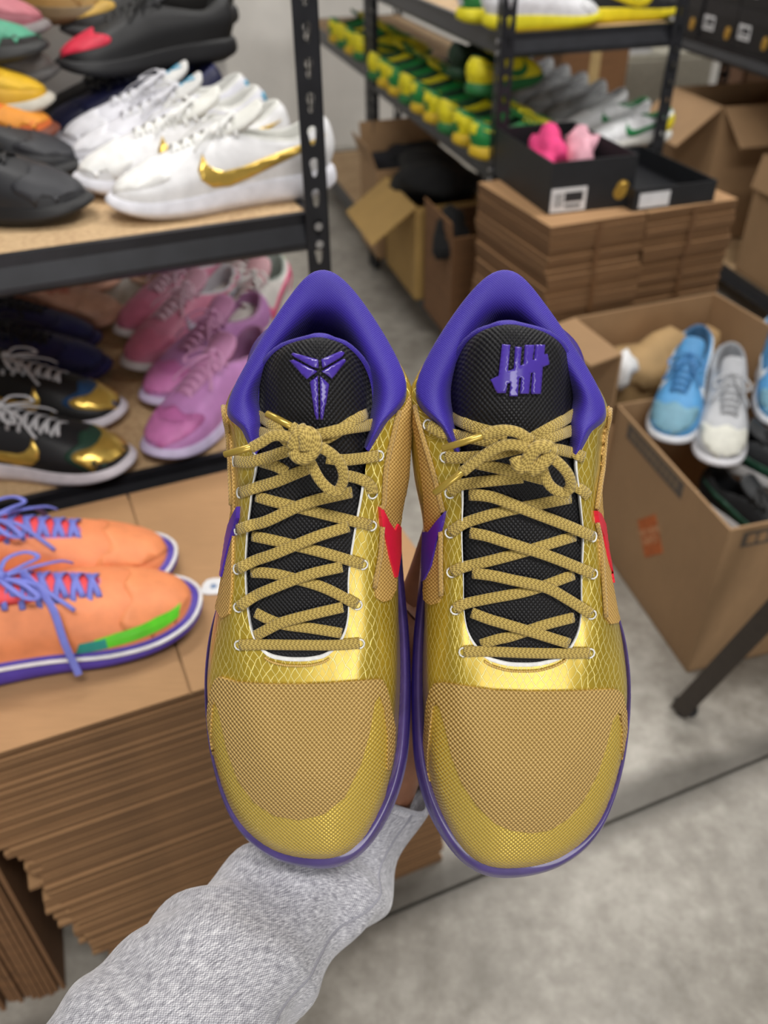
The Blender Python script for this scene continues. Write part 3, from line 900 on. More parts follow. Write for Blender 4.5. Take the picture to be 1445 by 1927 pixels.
    for vv, a, b, zc, dr in TONG:
        if flip: vv -= float(np.interp(vv, (600, 690, 800), (27, 24, 0))); a, b = (a - 2, b + 4) if vv < 800 else (a, b)
        rows.append([tuple(np.array(hp(*(T((a + b) / 2 + (b - a) / 2 * t, vv + (abs(t) ** 3) * (6 if vv < 700 else 0)) + (zc - dr * t * t - (dr * .9 * max(0, abs(t) - .8) / .2),)))) - base) for t in np.linspace(-1, 1, 13)])
    g = crs(np.array(rows), 4, False); tv, tf = gridmesh(g, False, not flip)
    g2 = g.copy(); g2[:, :, 2] -= .007; v2, f2 = gridmesh(g2, False, flip)
    Rr, Cc = g.shape[:2]
    rim = [r * Cc for r in range(Rr)] + [(Rr - 1) * Cc + c for c in range(1, Cc)] + [r * Cc + Cc - 1 for r in range(Rr - 2, -1, -1)] + [c for c in range(Cc - 2, 0, -1)]
    V_, F_ = join([(tv, tf), (v2, f2)]); n1 = len(tv)
    F_ += [(rim[i], rim[(i + 1) % len(rim)], n1 + rim[(i + 1) % len(rim)], n1 + rim[i]) for i in range(len(rim))]
    tong = ob('tongue', mk('tongue', V_, F_, MAT_TONGUE, True), root); tong['label'] = 'black woven nylon tongue'
    # purple binding around the tongue's top edge
    k0 = 4 * 5
    edge = [g[r, 0] for r in range(k0, -1, -1)] + [g[0, c] for c in range(1, Cc)] + [g[r, Cc - 1] for r in range(1, k0)]
    edge = crs(np.array(edge)[::3], 2, False)
    ob('tongue_binding', mk('tongue_binding', *tube(edge - np.array((0, 0, .0018)), .0021, 8), MAT_PURPLE, True), tong)
    ct = cast(bvh_of(tv, tf))
    for poly in logo:
        put('emblem', poly, MAT_GLOSSP, .0016, 5, tong, ct, None, .0006)
    # white edge trim of the throat
    pts = G[-1]; n8 = 8
    seq = [c % C_ for c in range(17 * n8 - 2, 32 * n8 + 3)]
    pth = np.array([G[-1, c] for c in seq]); inn = np.array([G[-1, c] * 2 - G[-3, c] for c in seq])
    dirn = inn - pth; dirn /= np.linalg.norm(dirn, axis=1)[:, None]
    w_, t_ = .0016, .0018
    rows = np.array([pth - dirn * .0004 + (0, 0, .0004), pth + dirn * w_ * .5 + (0, 0, .0007), pth + dirn * w_ + (0, 0, .0002), pth + dirn * w_ - (0, 0, .0035)])
    ob('throat_edging', mk('throat_edging', *gridmesh(rows, False, not flip), MAT_TRIM, True), root)['label'] = 'raw white foam edge of the throat'
    # stitching at the foot of the throat
    sv = []
    for j, c in enumerate([c % C_ for c in range(-2 * n8, 2 * n8 + 1)]):
        p, q = G[-2, c] * .35 + G[-1, c] * .65, G[-2, (c + 1) % C_] * .35 + G[-1, (c + 1) % C_] * .65
        sv.append(tube([p * .9 + q * .1 + (0, 0, .0005), p * .5 + q * .5 + (0, 0, .0009), p * .1 + q * .9 + (0, 0, .0005)], .0006, 5))
    ob('stitching', mk('stitching', *join(sv), MAT_STITCH, True), root)
    # panels and swooshes
    for nm, poly, mat, off, lab in panels: put(nm, poly, mat, off, 6, root, cu, lab)
    for poly, mat, lab in swooshes: put('swoosh', poly, mat, .0022, 3, root, cu, lab)
    for pts2 in piping:          # braided piping along the side panels
        d2 = crs(pts2, 5, False); P = []
        for a, b_ in d2:
            q, n = cu(float(a), float(b_)); P.append(tuple(q + n * .0014))
        v, f, u_ = ribbon(np.array(P), .0024, .0020, (0, 0, 1), 8); ob('piping', mk('piping', v, f, MAT_LACE_T, True, u_), root)
    # laces
    both = bvh_of(*join([(V, Fc), (tv, tf)])); cb = cast(both, True)
    def lay(pts2, lift, width=.0056, thick=.0018, ends=(True, True)):
        d2 = crs([(a, b) for a, b in pts2], 6, False); P = []; N = []
        for i, (a, b) in enumerate(d2):
            q, n = cb(float(a), float(b)); zz = q + (lens - q).normalized() * lift
            P.append(zz); N.append(n)
        P = np.array([tuple(p) for p in P]); N = np.array([tuple(n) for n in N]); E = np.array(tuple(lens))
        D = P - E; dist = np.linalg.norm(D, axis=1); D /= dist[:, None]
        for _ in range(14):      # a taut lace does not sag into hollows
            q = dist.copy(); q[1:-1] = (dist[:-2] + 2 * dist[1:-1] + dist[2:]) / 4; dist = np.minimum(dist, q)
            N[1:-1] = (N[:-2] + N[1:-1] * 2 + N[2:]) / 4
        P = E + D * dist[:, None]
        N /= np.linalg.norm(N, axis=1)[:, None]; N = N * .4 + np.array((0, 0, .6))
        return ribbon(P, width, thick, N, 10, False)
    for pts2, lift in laces:
        v, f, u_ = lay(pts2, lift); ob('lace', mk('lace', v, f, MAT_LACE, True, u_), root)
    for pts3 in bow:
        P = crs([tuple(np.array(hp(*p)) - base) for p in pts3], 6, False)
        v, f, u_ = ribbon(P, .0050, .0022, (0, 0, 1), 10); ob('bow_loop', mk('bow_loop', v, f, MAT_LACE, True, u_), root)
    for a, b in aglets:
        pa, pb = [np.array(hp(*p)) - base for p in (a, b)]
        ob('aglet', mk('aglet', *tube([pa, pa * .97 + pb * .03, pa * .5 + pb * .5, pa * .03 + pb * .97, pb], [.0011, .0017, .0017, .0016, .0009], 10), MAT_AGLET, True), root)
    for pts3 in knot:
        P = crs([tuple(np.array(hp(*p)) - base) for p in pts3], 6, False)
        v, f, u_ = ribbon(P, .0064, .0042, (0, 0, 1), 12); ob('knot', mk('knot', v, f, MAT_LACE, True, u_), root)
    # eyelets
    for (pts2, lift) in laces:
        for e in (pts2[0], pts2[-1]):
            q, n = cu(*e)
            if abs(e[0] - T(566, 0)[0]) > (115 if flip else 104):
                m = Matrix.Translation(q + n * .0006) @ n.to_track_quat('Z', 'Y').to_matrix().to_4x4()
                a_ = [(.0024 * math.cos(k * math.pi / 5), .0024 * math.sin(k * math.pi / 5), 0) for k in range(11)]
                ob('eyelet', mk('eyelet', *xf(tube(a_, .0005, 5, False), m), MAT_TRIM, True), root)
    return root


def c1(*p): return [(370 + a / 3.3605, 490 + b / 3.3605) for a, b in p]
def c2(*p): return [(770 + a / 3.3605, 490 + b / 3.3605) for a, b in p]
def c3(*p): return [(370 + a / 3.3605, 900 + b / 3.3605) for a, b in p]
def c4(*p): return [(770 + a / 3.3605, 900 + b / 3.3605) for a, b in p]
def c5(*p): return [(370 + a / 3.3605, 1250 + b / 3.3605) for a, b in p]
def c6(*p): return [(770 + a / 3.3605, 1250 + b / 3.3605) for a, b in p]


logoL = [c1((606, 596), (622, 586), (768, 628), (770, 680), (735, 672)), c1((598, 632), (620, 628), (760, 700), (700, 748)),
         c1((788, 625), (905, 575), (925, 585), (905, 612), (795, 678)), c1((790, 700), (925, 622), (932, 635), (850, 745)),
         c1((720, 765), (765, 730), (770, 1000), (755, 1000)), c1((780, 730), (832, 780), (797, 1000), (782, 1000))]
logoR = [c2((590, 530), (638, 535), (625, 690), (700, 660), (655, 545), (705, 548), (695, 668), (712, 660), (728, 535), (780, 535), (768, 632), (786, 624), (795, 533), (845, 535), (838, 598), (860, 590), (873, 655), (832, 672),
            (820, 842), (768, 842), (776, 702), (760, 708), (748, 840), (698, 840), (704, 735), (690, 740), (680, 855), (632, 855), (634, 768), (618, 775), (610, 835), (560, 835), (545, 812), (520, 750), (568, 730))]
logoR = [c2((590, 530), (638, 535), (623, 700), (660, 685), (655, 545)[:2] if False else (668, 545), (705, 548), (696, 668), (722, 656), (730, 535), (780, 535), (770, 634), (788, 626), (797, 533), (845, 535), (839, 600), (860, 590), (873, 655), (832, 672),
            (820, 842), (768, 842), (778, 702), (760, 710), (748, 840), (698, 840), (706, 735), (690, 742), (680, 855), (632, 855), (640, 768), (620, 777), (610, 835), (560, 835), (545, 812), (520, 750), (568, 728))]
lacesL = [(c3((270, 1055), (420, 1052), (650, 1055), (880, 1055), (1030, 1045)), .0012),
          (c3((372, 850), (450, 890), (550, 925), (720, 948), (915, 980)), .0010), (c3((365, 1000), (450, 955), (550, 908), (740, 858), (925, 815)), .0026),
          (c3((345, 595), (450, 600), (560, 620), (800, 690), (1015, 800)), .0010), (c3((265, 815), (360, 750), (450, 708), (700, 612), (920, 560)), .0028),
          (c3((352, 365), (450, 385), (560, 410), (800, 470), (1050, 545)), .0010), (c3((258, 575), (370, 520), (500, 475), (750, 372), (962, 305)), .0028),
          (c3((378, 115), (460, 140), (560, 165), (800, 225), (1105, 300)), .0010), (c3((258, 325), (350, 295), (450, 268), (700, 155), (980, 88)), .0028),
          (c1((275, 1470), (380, 1435), (500, 1400), (620, 1350), (740, 1300)), .0014), (c1((930, 1360), (1000, 1372), (1070, 1400), (1108, 1440), (1110, 1475)), .0014),
          (c1((242, 1270), (330, 1275), (450, 1245), (540, 1215), (640, 1180)), .0016), (c1((820, 1250), (920, 1262), (1040, 1252), (1150, 1235)), .0016),
          (c1((230, 1005), (280, 1060), (400, 1088), (520, 1105), (640, 1130)), .0028), (c1((720, 1115), (830, 1090), (960, 1060), (1100, 1040), (1195, 1005)), .0026),
          (c1((352, 968), (420, 1000), (490, 1050), (550, 1120), (620, 1190)), .0012), (c1((1075, 968), (1000, 1010), (920, 1065), (830, 1120), (740, 1165)), .0012),
          (c1((400, 1270), (500, 1300), (570, 1340)), .0008)]


def Z(pts, z): return [p + (zz,) for p, zz in zip(pts, z)]


bowL = [Z(c1((690, 1150), (800, 1190), (890, 1260), (930, 1360), (900, 1450), (850, 1455), (780, 1390), (725, 1290), (690, 1220)), (.119, .120, .117, .113, .109, .111, .113, .115, .116)),
        Z(c1((640, 1130), (560, 1110), (480, 1110), (410, 1150), (345, 1185)), (.120, .121, .120, .118, .116)),
        Z(c1((600, 1050), (640, 1080), (680, 1120)), (.121, .122, .120))]
agletL = [(Z(c1((350, 1180)), (.116,))[0], Z(c1((172, 1228)), (.112,))[0]), (Z(c1((438, 968)), (.118,))[0], Z(c1((605, 1052)), (.121,))[0])]
knotL = [Z(c1((610, 1190), (640, 1110), (700, 1090), (745, 1130), (740, 1200), (690, 1245), (640, 1240), (612, 1200)), (.120, .122, .123, .123, .122, .121, .120, .120)),
         Z(c1((650, 1060), (690, 1120), (690, 1200)), (.121, .124, .122))]
toeL = c5((150, 75), (260, 108), (450, 120), (640, 122), (830, 115), (1000, 102), (1120, 92), (1160, 92), (1188, 140), (1215, 270), (1240, 400), (1232, 540), (1212, 660), (1192, 660), (1196, 450), (1172, 270), (1145, 190), (1112, 240), (1085, 420), (1030, 620), (930, 830), (800, 935), (650, 970), (500, 945), (370, 860), (270, 720), (200, 520), (158, 310), (128, 222), (112, 270), (104, 400), (100, 570), (82, 560), (78, 400), (88, 250), (105, 160), (128, 95))
gloL = c5((135, 210), (160, 300), (205, 515), (275, 715), (375, 855), (505, 940), (650, 965), (800, 930), (925, 825), (1025, 615), (1080, 415), (1108, 235), (1145, 180), (1178, 265), (1205, 450), (1215, 680), (1175, 870), (1085, 1060), (950, 1185), (810, 1245), (650, 1250), (470, 1220), (310, 1125), (190, 950), (100, 745), (70, 560), (85, 400), (112, 260))
panL = [('toe_overlay', gloL, MAT_TOE, .0010, 'glossy gold toe wrap'), ('toe_mesh', toeL, MAT_MESH, .0018, 'tan woven toe panel'),
        ('side_panel', [(752, 742), (737, 820), (724, 880), (720, 945), (716, 1000), (712, 1050), (703, 1105), (706, 1124), (718, 1132), (732, 1128), (742, 1110), (746, 1060), (748, 1000), (766, 900), (772, 800), (770, 745)], MAT_MESH_S, .0012, 'tan woven side panel'),
        ('side_panel', [(424, 762), (436, 830), (441, 900), (442, 960), (440, 1040), (438, 1110), (433, 1155), (420, 1163), (408, 1145), (418, 1090), (432, 1000), (438, 960), (436, 890), (432, 830), (422, 775)], MAT_MESH_S, .0012, 'tan woven side panel')]
swL = [([(711, 953), (717, 957), (726, 980), (737, 998), (743, 985), (748, 992), (748, 1040), (742, 1084), (738, 1086), (728, 1050), (720, 1010), (714, 985)], MAT_RED, 'red swoosh tip'),
       ([(452, 953), (451, 975), (443, 1000), (430, 1050), (422, 1086), (416, 1080), (424, 1040), (436, 988)], MAT_PUR, 'purple swoosh tip')]
build_gold('gold snakeskin sneaker with winged purple emblem on its black tongue', lambda u, v: (u, v), None, lacesL, bowL, agletL, logoL, knotL, panL, swL, [[(754, 745), (737, 820), (724, 880), (719, 945), (713, 955)], [(716, 990), (711, 1050), (702, 1105)], [(424, 765), (432, 815), (437, 880), (440, 950)]])


def TR(u, v): return (775 + (772 - u) * 1.06, 510 + (v - 510) * 1.016)


IRr = []
for k, (u, v, z) in enumerate(CI): IRr.append(TR(u, v) + (z,))
for k, (u, v) in {16: (862, 860), 17: (869, 935), 18: (868, 1010), 19: (871, 1085), 20: (873, 1155), 21: (884, 1200), 22: (912, 1236), 7: (1092, 935), 6: (1098, 1010), 5: (1095, 1085), 4: (1094, 1155), 3: (1086, 1198), 2: (1062, 1234), 0: (984, 1253), 1: (1022, 1250), 23: (948, 1250), 8: (1086, 862)}.items():
    IRr[k] = (u, v, CI[k][2])
lacesR = [(c4((345, 1098), (480, 1095), (740, 1105), (1000, 1108), (1140, 1105)), .0012),
          (c4((455, 1050), (560, 1018), (650, 998), (850, 930), (1040, 880)), .0010), (c4((395, 850), (500, 890), (600, 920), (800, 980), (1010, 1045)), .0026),
          (c4((292, 830), (350, 795), (500, 762), (760, 710), (1040, 610)), .0010), (c4((400, 600), (520, 615), (650, 643), (860, 690), (1010, 770), (1150, 860)), .0028),
          (c4((268, 595), (350, 560), (480, 530), (700, 472), (1050, 365)), .0010), (c4((385, 345), (490, 365), (600, 400), (850, 480), (1020, 545), (1160, 605)), .0028),
          (c4((258, 345), (340, 290), (450, 250), (640, 200), (1020, 125)), .0010), (c4((380, 105), (470, 110), (560, 130), (740, 200), (1000, 300), (1160, 370)), .0028),
          (c2((258, 1472), (310, 1425), (420, 1405), (570, 1388), (720, 1372)), .0014), (c2((990, 1415), (1060, 1435), (1115, 1470), (1132, 1492)), .0014),
          (c2((228, 1245), (330, 1248), (500, 1232), (620, 1205), (720, 1180)), .0016), (c2((880, 1190), (960, 1200), (1040, 1220), (1105, 1245)), .0016),
          (c2((120, 1040), (200, 1085), (320, 1110), (430, 1130), (560, 1155)), .0022), (c2((1205, 1005), (1120, 1048), (1000, 1085), (900, 1120), (800, 1155)), .0026),
          (c2((270, 995), (350, 1030), (430, 1062), (520, 1085), (620, 1105)), .0012), (c2((1050, 968), (980, 1010), (900, 1055), (820, 1100), (760, 1135)), .0012),
          (c2((430, 1285), (550, 1310), (700, 1345), (850, 1385)), .0010)]
bowR = [Z(c2((860, 1230), (930, 1270), (1000, 1345), (1022, 1420), (985, 1468), (930, 1455), (880, 1410), (850, 1340), (835, 1270)), (.117, .119, .116, .112, .109, .110, .112, .114, .116)),
        Z(c2((780, 1150), (700, 1095), (620, 1075), (540, 1080), (465, 1110)), (.120, .123, .123, .121, .119)),
        Z(c2((790, 1205), (700, 1170), (600, 1170), (500, 1215), (410, 1280), (335, 1340)), (.120, .122, .121, .118, .115, .112))]
agletR = [(Z(c2((468, 1108)), (.119,))[0], Z(c2((205, 1192)), (.113,))[0]), (Z(c2((340, 1335)), (.112,))[0], Z(c2((155, 1475)), (.106,))[0])]
knotR = [Z(c2((720, 1330), (760, 1240), (820, 1180), (890, 1190), (880, 1240), (820, 1300), (760, 1330)), (.118, .121, .123, .122, .121, .120, .118)),
         Z(c2((675, 1250), (690, 1290), (730, 1320)), (.118, .119, .118))]
toeR = c6((170, 118), (220, 112), (340, 130), (540, 160), (760, 168), (1000, 165), (1180, 158), (1300, 155), (1335, 190), (1358, 300), (1362, 450), (1345, 600), (1330, 560), (1335, 420), (1325, 310), (1305, 300), (1270, 350), (1235, 500), (1180, 680), (1090, 850), (1000, 960), (880, 1035), (770, 1052), (640, 1035), (540, 990), (430, 880), (340, 740), (280, 580), (245, 420), (205, 270), (180, 240), (160, 270), (150, 370), (145, 420), (132, 560), (130, 700), (118, 735), (100, 650), (108, 450), (125, 250), (145, 160))
gloR = c6((182, 248), (208, 290), (250, 430), (285, 580), (345, 735), (435, 873), (545, 985), (640, 1030), (770, 1046), (880, 1030), (995, 955), (1085, 845), (1175, 675), (1230, 495), (1265, 345), (1305, 290), (1340, 420), (1345, 600), (1320, 800), (1230, 1000), (1105, 1170), (940, 1295), (760, 1345), (570, 1325), (410, 1265), (265, 1155), (170, 975), (120, 790), (118, 640), (140, 420), (160, 270))
panR = [('toe_overlay', gloR, MAT_TOE, .0010, 'glossy gold toe wrap'), ('toe_mesh', toeR, MAT_MESH, .0018, 'tan woven toe panel'),
        ('side_panel', [(781, 760), (800, 830), (816, 890), (826, 930), (832, 965), (832, 1010), (832, 1070), (833, 1120), (826, 1134), (812, 1138), (798, 1128), (794, 1110), (800, 1060), (803, 1000), (800, 930), (790, 850), (780, 800)], MAT_MESH_S, .0012, 'tan woven side panel'),
        ('side_panel', [(1146, 765), (1136, 850), (1130, 900), (1120, 960), (1125, 1020), (1131, 1090), (1137, 1162), (1146, 1174), (1160, 1172), (1168, 1160), (1155, 1090), (1142, 1010), (1130, 950), (1136, 900), (1142, 850), (1150, 775)], MAT_MESH_S, .0012, 'tan woven side panel')]
swR = [([(1117, 961), (1124, 967), (1134, 990), (1145, 1030), (1157, 1096), (1152, 1097), (1140, 1055), (1130, 1010), (1120, 985)], MAT_RED, 'red swoosh tip'),
       ([(840, 961), (838, 975), (834, 992), (826, 1020), (816, 1065), (804, 1090), (798, 1094), (799, 1060), (802, 1000), (812, 1000), (826, 980)], MAT_PUR, 'purple swoosh tip')]
build_gold('gold snakeskin sneaker with purple tally-mark emblem on its black tongue', TR, IRr, lacesR, bowR, agletR, logoR, knotR, panR, swR, [[(783, 765), (801, 830), (818, 890), (828, 930), (836, 962)], [(833, 1000), (833, 1060), (834, 1120)], [(1144, 770), (1135, 850), (1126, 905), (1118, 958)], [(1119, 985), (1126, 1020), (1131, 1090), (1136, 1160)]])

# ------------------------------------------------------------------ flattened cardboard under the orange shoes
KC = Pz(830, 1620, 0); KF = -az(67.3); KB = az(-22.7)      # bottom right-front corner; towards the left; towards the back
KH = 0.551
stack = empty('cardboard_stack', KC, 0, 'tall stack of flattened cardboard boxes under the orange running shoes', 'cardboard')
NS = 104; st_ = (KH) / NS
prof_left = [(0.0, .46), (.06, .47), (.12, .50), (.2, .52), (.30, .53), (.36, .53), (.40, .56), (.47, .58), (.50, .75), (.6, .75)]
for i in range(NS):
    z0 = i * st_
    if i == NS - 1: break
    L = float(np.interp(z0, [p[0] for p in prof_left], [p[1] for p in prof_left])) + random.uniform(-.012, .012)
    x0, y0 = random.uniform(-.003, .003), random.uniform(-.0015, .0015)
    q = [(x0, y0), (L, y0 + random.uniform(-.002, .002)), (L, .38), (x0, .38)]
    v, f = prism([tuple((KF * a + KB * b)[:2]) for a, b in q], 0, st_ * .97)
    ob('flattened_box', mk('flattened_box', v, f, MAT_CARD), stack, loc=(0, 0, z0))
for a, b in ((-.002, .315), (.318, .8)):                   # top sheet: two panels either side of its fold
    v, f = prism([tuple((KF * x + KB * y)[:2]) for x, y in ((a, -.004), (b, -.004), (b, .385), (a, .385))], 0, st_ * .97)
    ob('flattened_box', mk('flattened_box', v, f, MAT_CARD), stack, loc=(0, 0, (NS - 1) * st_))
# upright flattened boxes leaning beside it
LA = Pz(165, 1843, 0) - az(71) * .03; LF = -az(71); LBk = az(-19)
lean = empty('upright_cardboard', LA, 0, 'row of flattened cardboard boxes standing on edge beside the tall stack', 'cardboard')
for i in range(24):
    a0 = i * .0078 + random.uniform(-.001, .001); hgt = .40 + random.uniform(-.012, .008) + .002 * i; y0 = random.uniform(-.006, .006)
    v, f = boxv(0, .0058, y0, .30, 0, hgt)
    m = Matrix(((LF[0], LBk[0], 0, 0), (LF[1], LBk[1], 0, 0), (0, 0, 1, 0), (0, 0, 0, 1))) @ Matrix.Translation((a0, 0, .001)) @ Matrix.Rotation(random.uniform(-.012, .012), 4, 'Y')
    ob('flattened_box', mk('flattened_box', *xf((v, f), m), MAT_CARD2), lean)
# orange running pair on the stack
OZ = KH + 0.0005; gO = 'orange running shoes on the cardboard stack'
S_OG = sp('4d3aa0', 'e58a5a', 'c779a8', 'e5484e', '6f76c8', None, toe='e98f5c', heel='e0805a', tip=None)


def running(label, toe, heel, mirror):
    r = sneaker(label, toe, heel, OZ, S_OG, gO, mirror=mirror, scale=1.10)
    return r


r1 = running('orange running shoe nearer the front edge of the cardboard, lime stripe by its toe', (388, 1160), (-95, 1268), False)
r2 = running('orange running shoe lying behind its partner, toe towards the gold sneakers', (340, 1062), (-120, 1145), True)
LIME, TURQ, WHT = M('5fd02a', .4), M('1f8f86', .35), M('e4e4e6', .5)
cs = cast_side
for r, sg in ((r1, -1),):
    v, f = patch([(.05, .030), (.09, .032), (.13, .034), (.135, .040), (.11, .044), (.07, .044), (.05, .042)], cs(sg), .0016, .006)
    ob('side_stripe', mk('side_stripe', v, f, LIME), r)['label'] = 'lime green stripe'
    v, f = patch([(.03, .029), (.06, .030), (.06, .042), (.035, .040)], cs(sg), .0018, .006)
    ob('side_stripe', mk('side_stripe', v, f, TURQ), r)['label'] = 'turquoise patch'
for r in (r1, r2):
    pth = [(p[0], p[1], p[2] + .001) for p in crs([(a * 1.012, b * 1.02, c) for a, b, c in LP['s_up']], 4)]
    ob('sole_line', mk('sole_line', *tube(pth, .0022, 6), WHT, True), r)['label'] = 'white line along the sole'
    # long loose lace ends
    pth = crs([(.0, 0, .108), (.02, -.03, .088), (.025, -.052, .055), (.03, -.062, .02)], 4, False)
    v, f, _ = ribbon(pth, .007, .002, (0, -1, .3), 6); ob('lace_end', mk('lace_end', v, f, M('6f76c8', .6)), r)
    v, f = patch(cr2([(-.058, .0), (-.052, .022), (-.05, .026), (-.062, .022), (-.068, 0), (-.062, -.022), (-.05, -.026), (-.052, -.022)], 3), cast_tongue, .001, .004)
    ob('tongue_edge', mk('tongue_edge', v, f, M('d8c848', .6)), r)['label'] = 'yellow tongue edge'
# a small white price tag lies in front of the near toe
tg = Pz(402, 1105, KH)
v, f = prism(cr2([(-.012, -.012), (.014, -.010), (.013, .013), (-.010, .012)], 3), 0, .001)
tagm = ob('paper_tag', mk('paper_tag', v, f, MAT_WHITE), loc=(tg[0], tg[1], KH + .0004)); tag(tagm, 'small white paper tag on the cardboard at the toe of the orange shoe', 'tag')
v, f = prism([(.004 * math.cos(k * math.pi / 6), .004 * math.sin(k * math.pi / 6)) for k in range(12)], .001, .0016)
ob('printed_dot', mk('printed_dot', v, f, M('6f86a8', .6)), tagm)

# ------------------------------------------------------------------ cardboard bundles in front of the far rack
TZ = 0.655; T0 = Pz(1036, 426, TZ); TF, TB = az(69), az(-21)
bw, bd, nrow, nsh = 0.232, 0.33, 6, 8
bh = TZ / nrow
WORDS = ['lowest', 'second lowest', 'third lowest', 'fourth', 'fifth', 'topmost']
for col in range(2):
    for r in range(nrow):
        o = T0 + TF * (col * (bw + .004)); jx, jy = random.uniform(-.004, .004), random.uniform(-.006, .006)
        root = empty('cardboard_bundle', (o[0], o[1], r * bh), 0, '%s strapped bundle of flattened boxes in the %s column under the black box' % (WORDS[r], 'left' if col == 0 else 'right'), 'cardboard', 'strapped bundles of flattened boxes')
        t_ = bh / nsh
        m = Matrix(((TF[0], TB[0], 0, 0), (TF[1], TB[1], 0, 0), (0, 0, 1, 0), (0, 0, 0, 1)))
        for k in range(nsh):
            dx, dy = random.uniform(-.003, .003) + jx, random.uniform(-.004, .004) + jy
            v, f = boxv(dx, bw + dx, dy, bd + dy, k * t_, k * t_ + t_ * (.97 if k < nsh - 1 else .93))
            ob('flattened_box', mk('flattened_box', *xf((v, f), m), MAT_CARD), root)
        v, f = join([boxv(bw * .5 - .006, bw * .5 + .006, jy - .006, jy - .0052, .001, bh - .003)])
        ob('strap', mk('strap', *xf((v, f), m), M('6b4a2c', .5)), root)


def frame(F_, B_, o): return Matrix(((F_[0], B_[0], 0, o[0]), (F_[1], B_[1], 0, o[1]), (0, 0, 1, o[2]), (0, 0, 0, 1)))


def disc(r, t, n=20):
    return prism([(r * math.cos(2 * math.pi * k / n), r * math.sin(2 * math.pi * k / n)) for k in range(n)], 0, t)


FACE = Matrix(((1, 0, 0, 0), (0, 0, -1, 0), (0, 1, 0, 0), (0, 0, 0, 1)))    # xy plane -> front face looking along -y


def medallion(parent, m, x, z, r):
    for dx, dz in ((0, 0), (-.004, -.010)):
        v, f = disc(r, .002)
        o = ob('gold_medallion', mk('gold_medallion', *xf((v, f), m @ Matrix.Translation((x + dx, -.0005 - (.0012 if dz == 0 else 0), z + dz)) @ FACE), MAT_GOLD), parent)
        v, f = tube([(r * .62 * math.cos(2 * math.pi * k / 16), r * .62 * math.sin(2 * math.pi * k / 16), .0022) for k in range(17)], r * .08, 5, False)
        ob('ring', mk('ring', *xf((v, f), m @ Matrix.Translation((x + dx, -.0005 - (.0012 if dz == 0 else 0), z + dz)) @ FACE), MAT_GOLD), o)


def sticker(parent, m, x0, x1, z0, z1, code=True):
    o = ob('label', mk('label', *xf(boxv(x0, x1, -.0012, -.0002, z0, z1), m), MAT_WHITE), parent)
    if code:
        w, h = x1 - x0, z1 - z0; bits = []
        bits.append(boxv(x0 + w * .38, x0 + w * .9, -.0016, -.0011, z0 + h * .4, z0 + h * .82))
        for k in range(5): bits.append(boxv(x0 + w * (.1 + .05 * k), x0 + w * (.12 + .05 * k), -.0016, -.0011, z0 + h * .2, z0 + h * .8))
        bits.append(boxv(x0 + w * .4, x0 + w * .85, -.0016, -.0011, z0 + h * .16, z0 + h * .28))
        ob('barcode', mk('barcode', *xf(join(bits), m), MAT_INK), o)
    return o


# open black shoe box and its lid on the bundles
bo = Pz(1030, 404, TZ); SBF, SBB = az(74), az(-16)
m = frame(SBF, SBB, (0, 0, 0))
sb = empty('shoe_box', (bo[0], bo[1], TZ - .001), 0, 'open black shoe box with pink items on top of the cardboard bundles', 'box')
w, d, h = .195, .30, .105
ob('bottom', mk('bottom', *xf(boxv(0, w, 0, d, 0, .003), m), MAT_BLACK), sb)
for b in (boxv(0, w, 0, .003, 0, h), boxv(0, w, d - .003, d, 0, h), boxv(0, .003, .003, d - .003, 0, h), boxv(w - .003, w, .003, d - .003, 0, h)):
    ob('panel', mk('panel', *xf(b, m), MAT_BLACK), sb)
sticker(sb, m, .004, .085, .004, .052); medallion(sb, m, w - .028, .042, .015)
lo = Pz(1190, 398, TZ)
lid = empty('box_lid', (lo[0], lo[1], TZ - .001), 0, 'upturned black shoe box lid with a white label beside the open box', 'lid')
w, d, h = .20, .30, .045; m2 = frame(az(72), az(-18), (0, 0, 0))
ob('top_panel', mk('top_panel', *xf(boxv(0, w, 0, d, 0, .003), m2), MAT_BLACK), lid)
for b in (boxv(0, w, 0, .003, 0, h), boxv(0, w, d - .003, d, 0, h), boxv(0, .003, .003, d - .003, 0, h), boxv(w - .003, w, .003, d - .003, 0, h)):
    ob('rim', mk('rim', *xf(b, m2), MAT_BLACK), lid)
sticker(lid, m2, .012, .085, .006, .036, False)


def lump(name, loc, rx, ry, rz_, mat, seed, amp=.25, sub=3, label=None, cat=None, parent=None, rot=0):
    rnd = random.Random(seed); bm = bmesh.new(); bmesh.ops.create_icosphere(bm, subdivisions=sub, radius=1)
    ph = [(Vector((rnd.gauss(0, 1), rnd.gauss(0, 1), rnd.gauss(0, 1))), rnd.uniform(0, 6.28), rnd.uniform(1.5, 5)) for _ in range(10)]
    for q in bm.verts:
        k = 1 + amp * sum(math.sin(p.dot(q.co) * s + a) for p, a, s in ph) / 10 * 1.6
        q.co = Vector((q.co.x * rx * k, q.co.y * ry * k, max(-.95, q.co.z) * rz_ * k))
    me = bpy.data.meshes.new(name); bm.to_mesh(me); bm.free(); me.polygons.foreach_set('use_smooth', [True] * len(me.polygons)); me.materials.append(mat)
    o = ob(name, me, parent, loc=loc, rot=(0, 0, rot)); tag(o, label, cat); return o


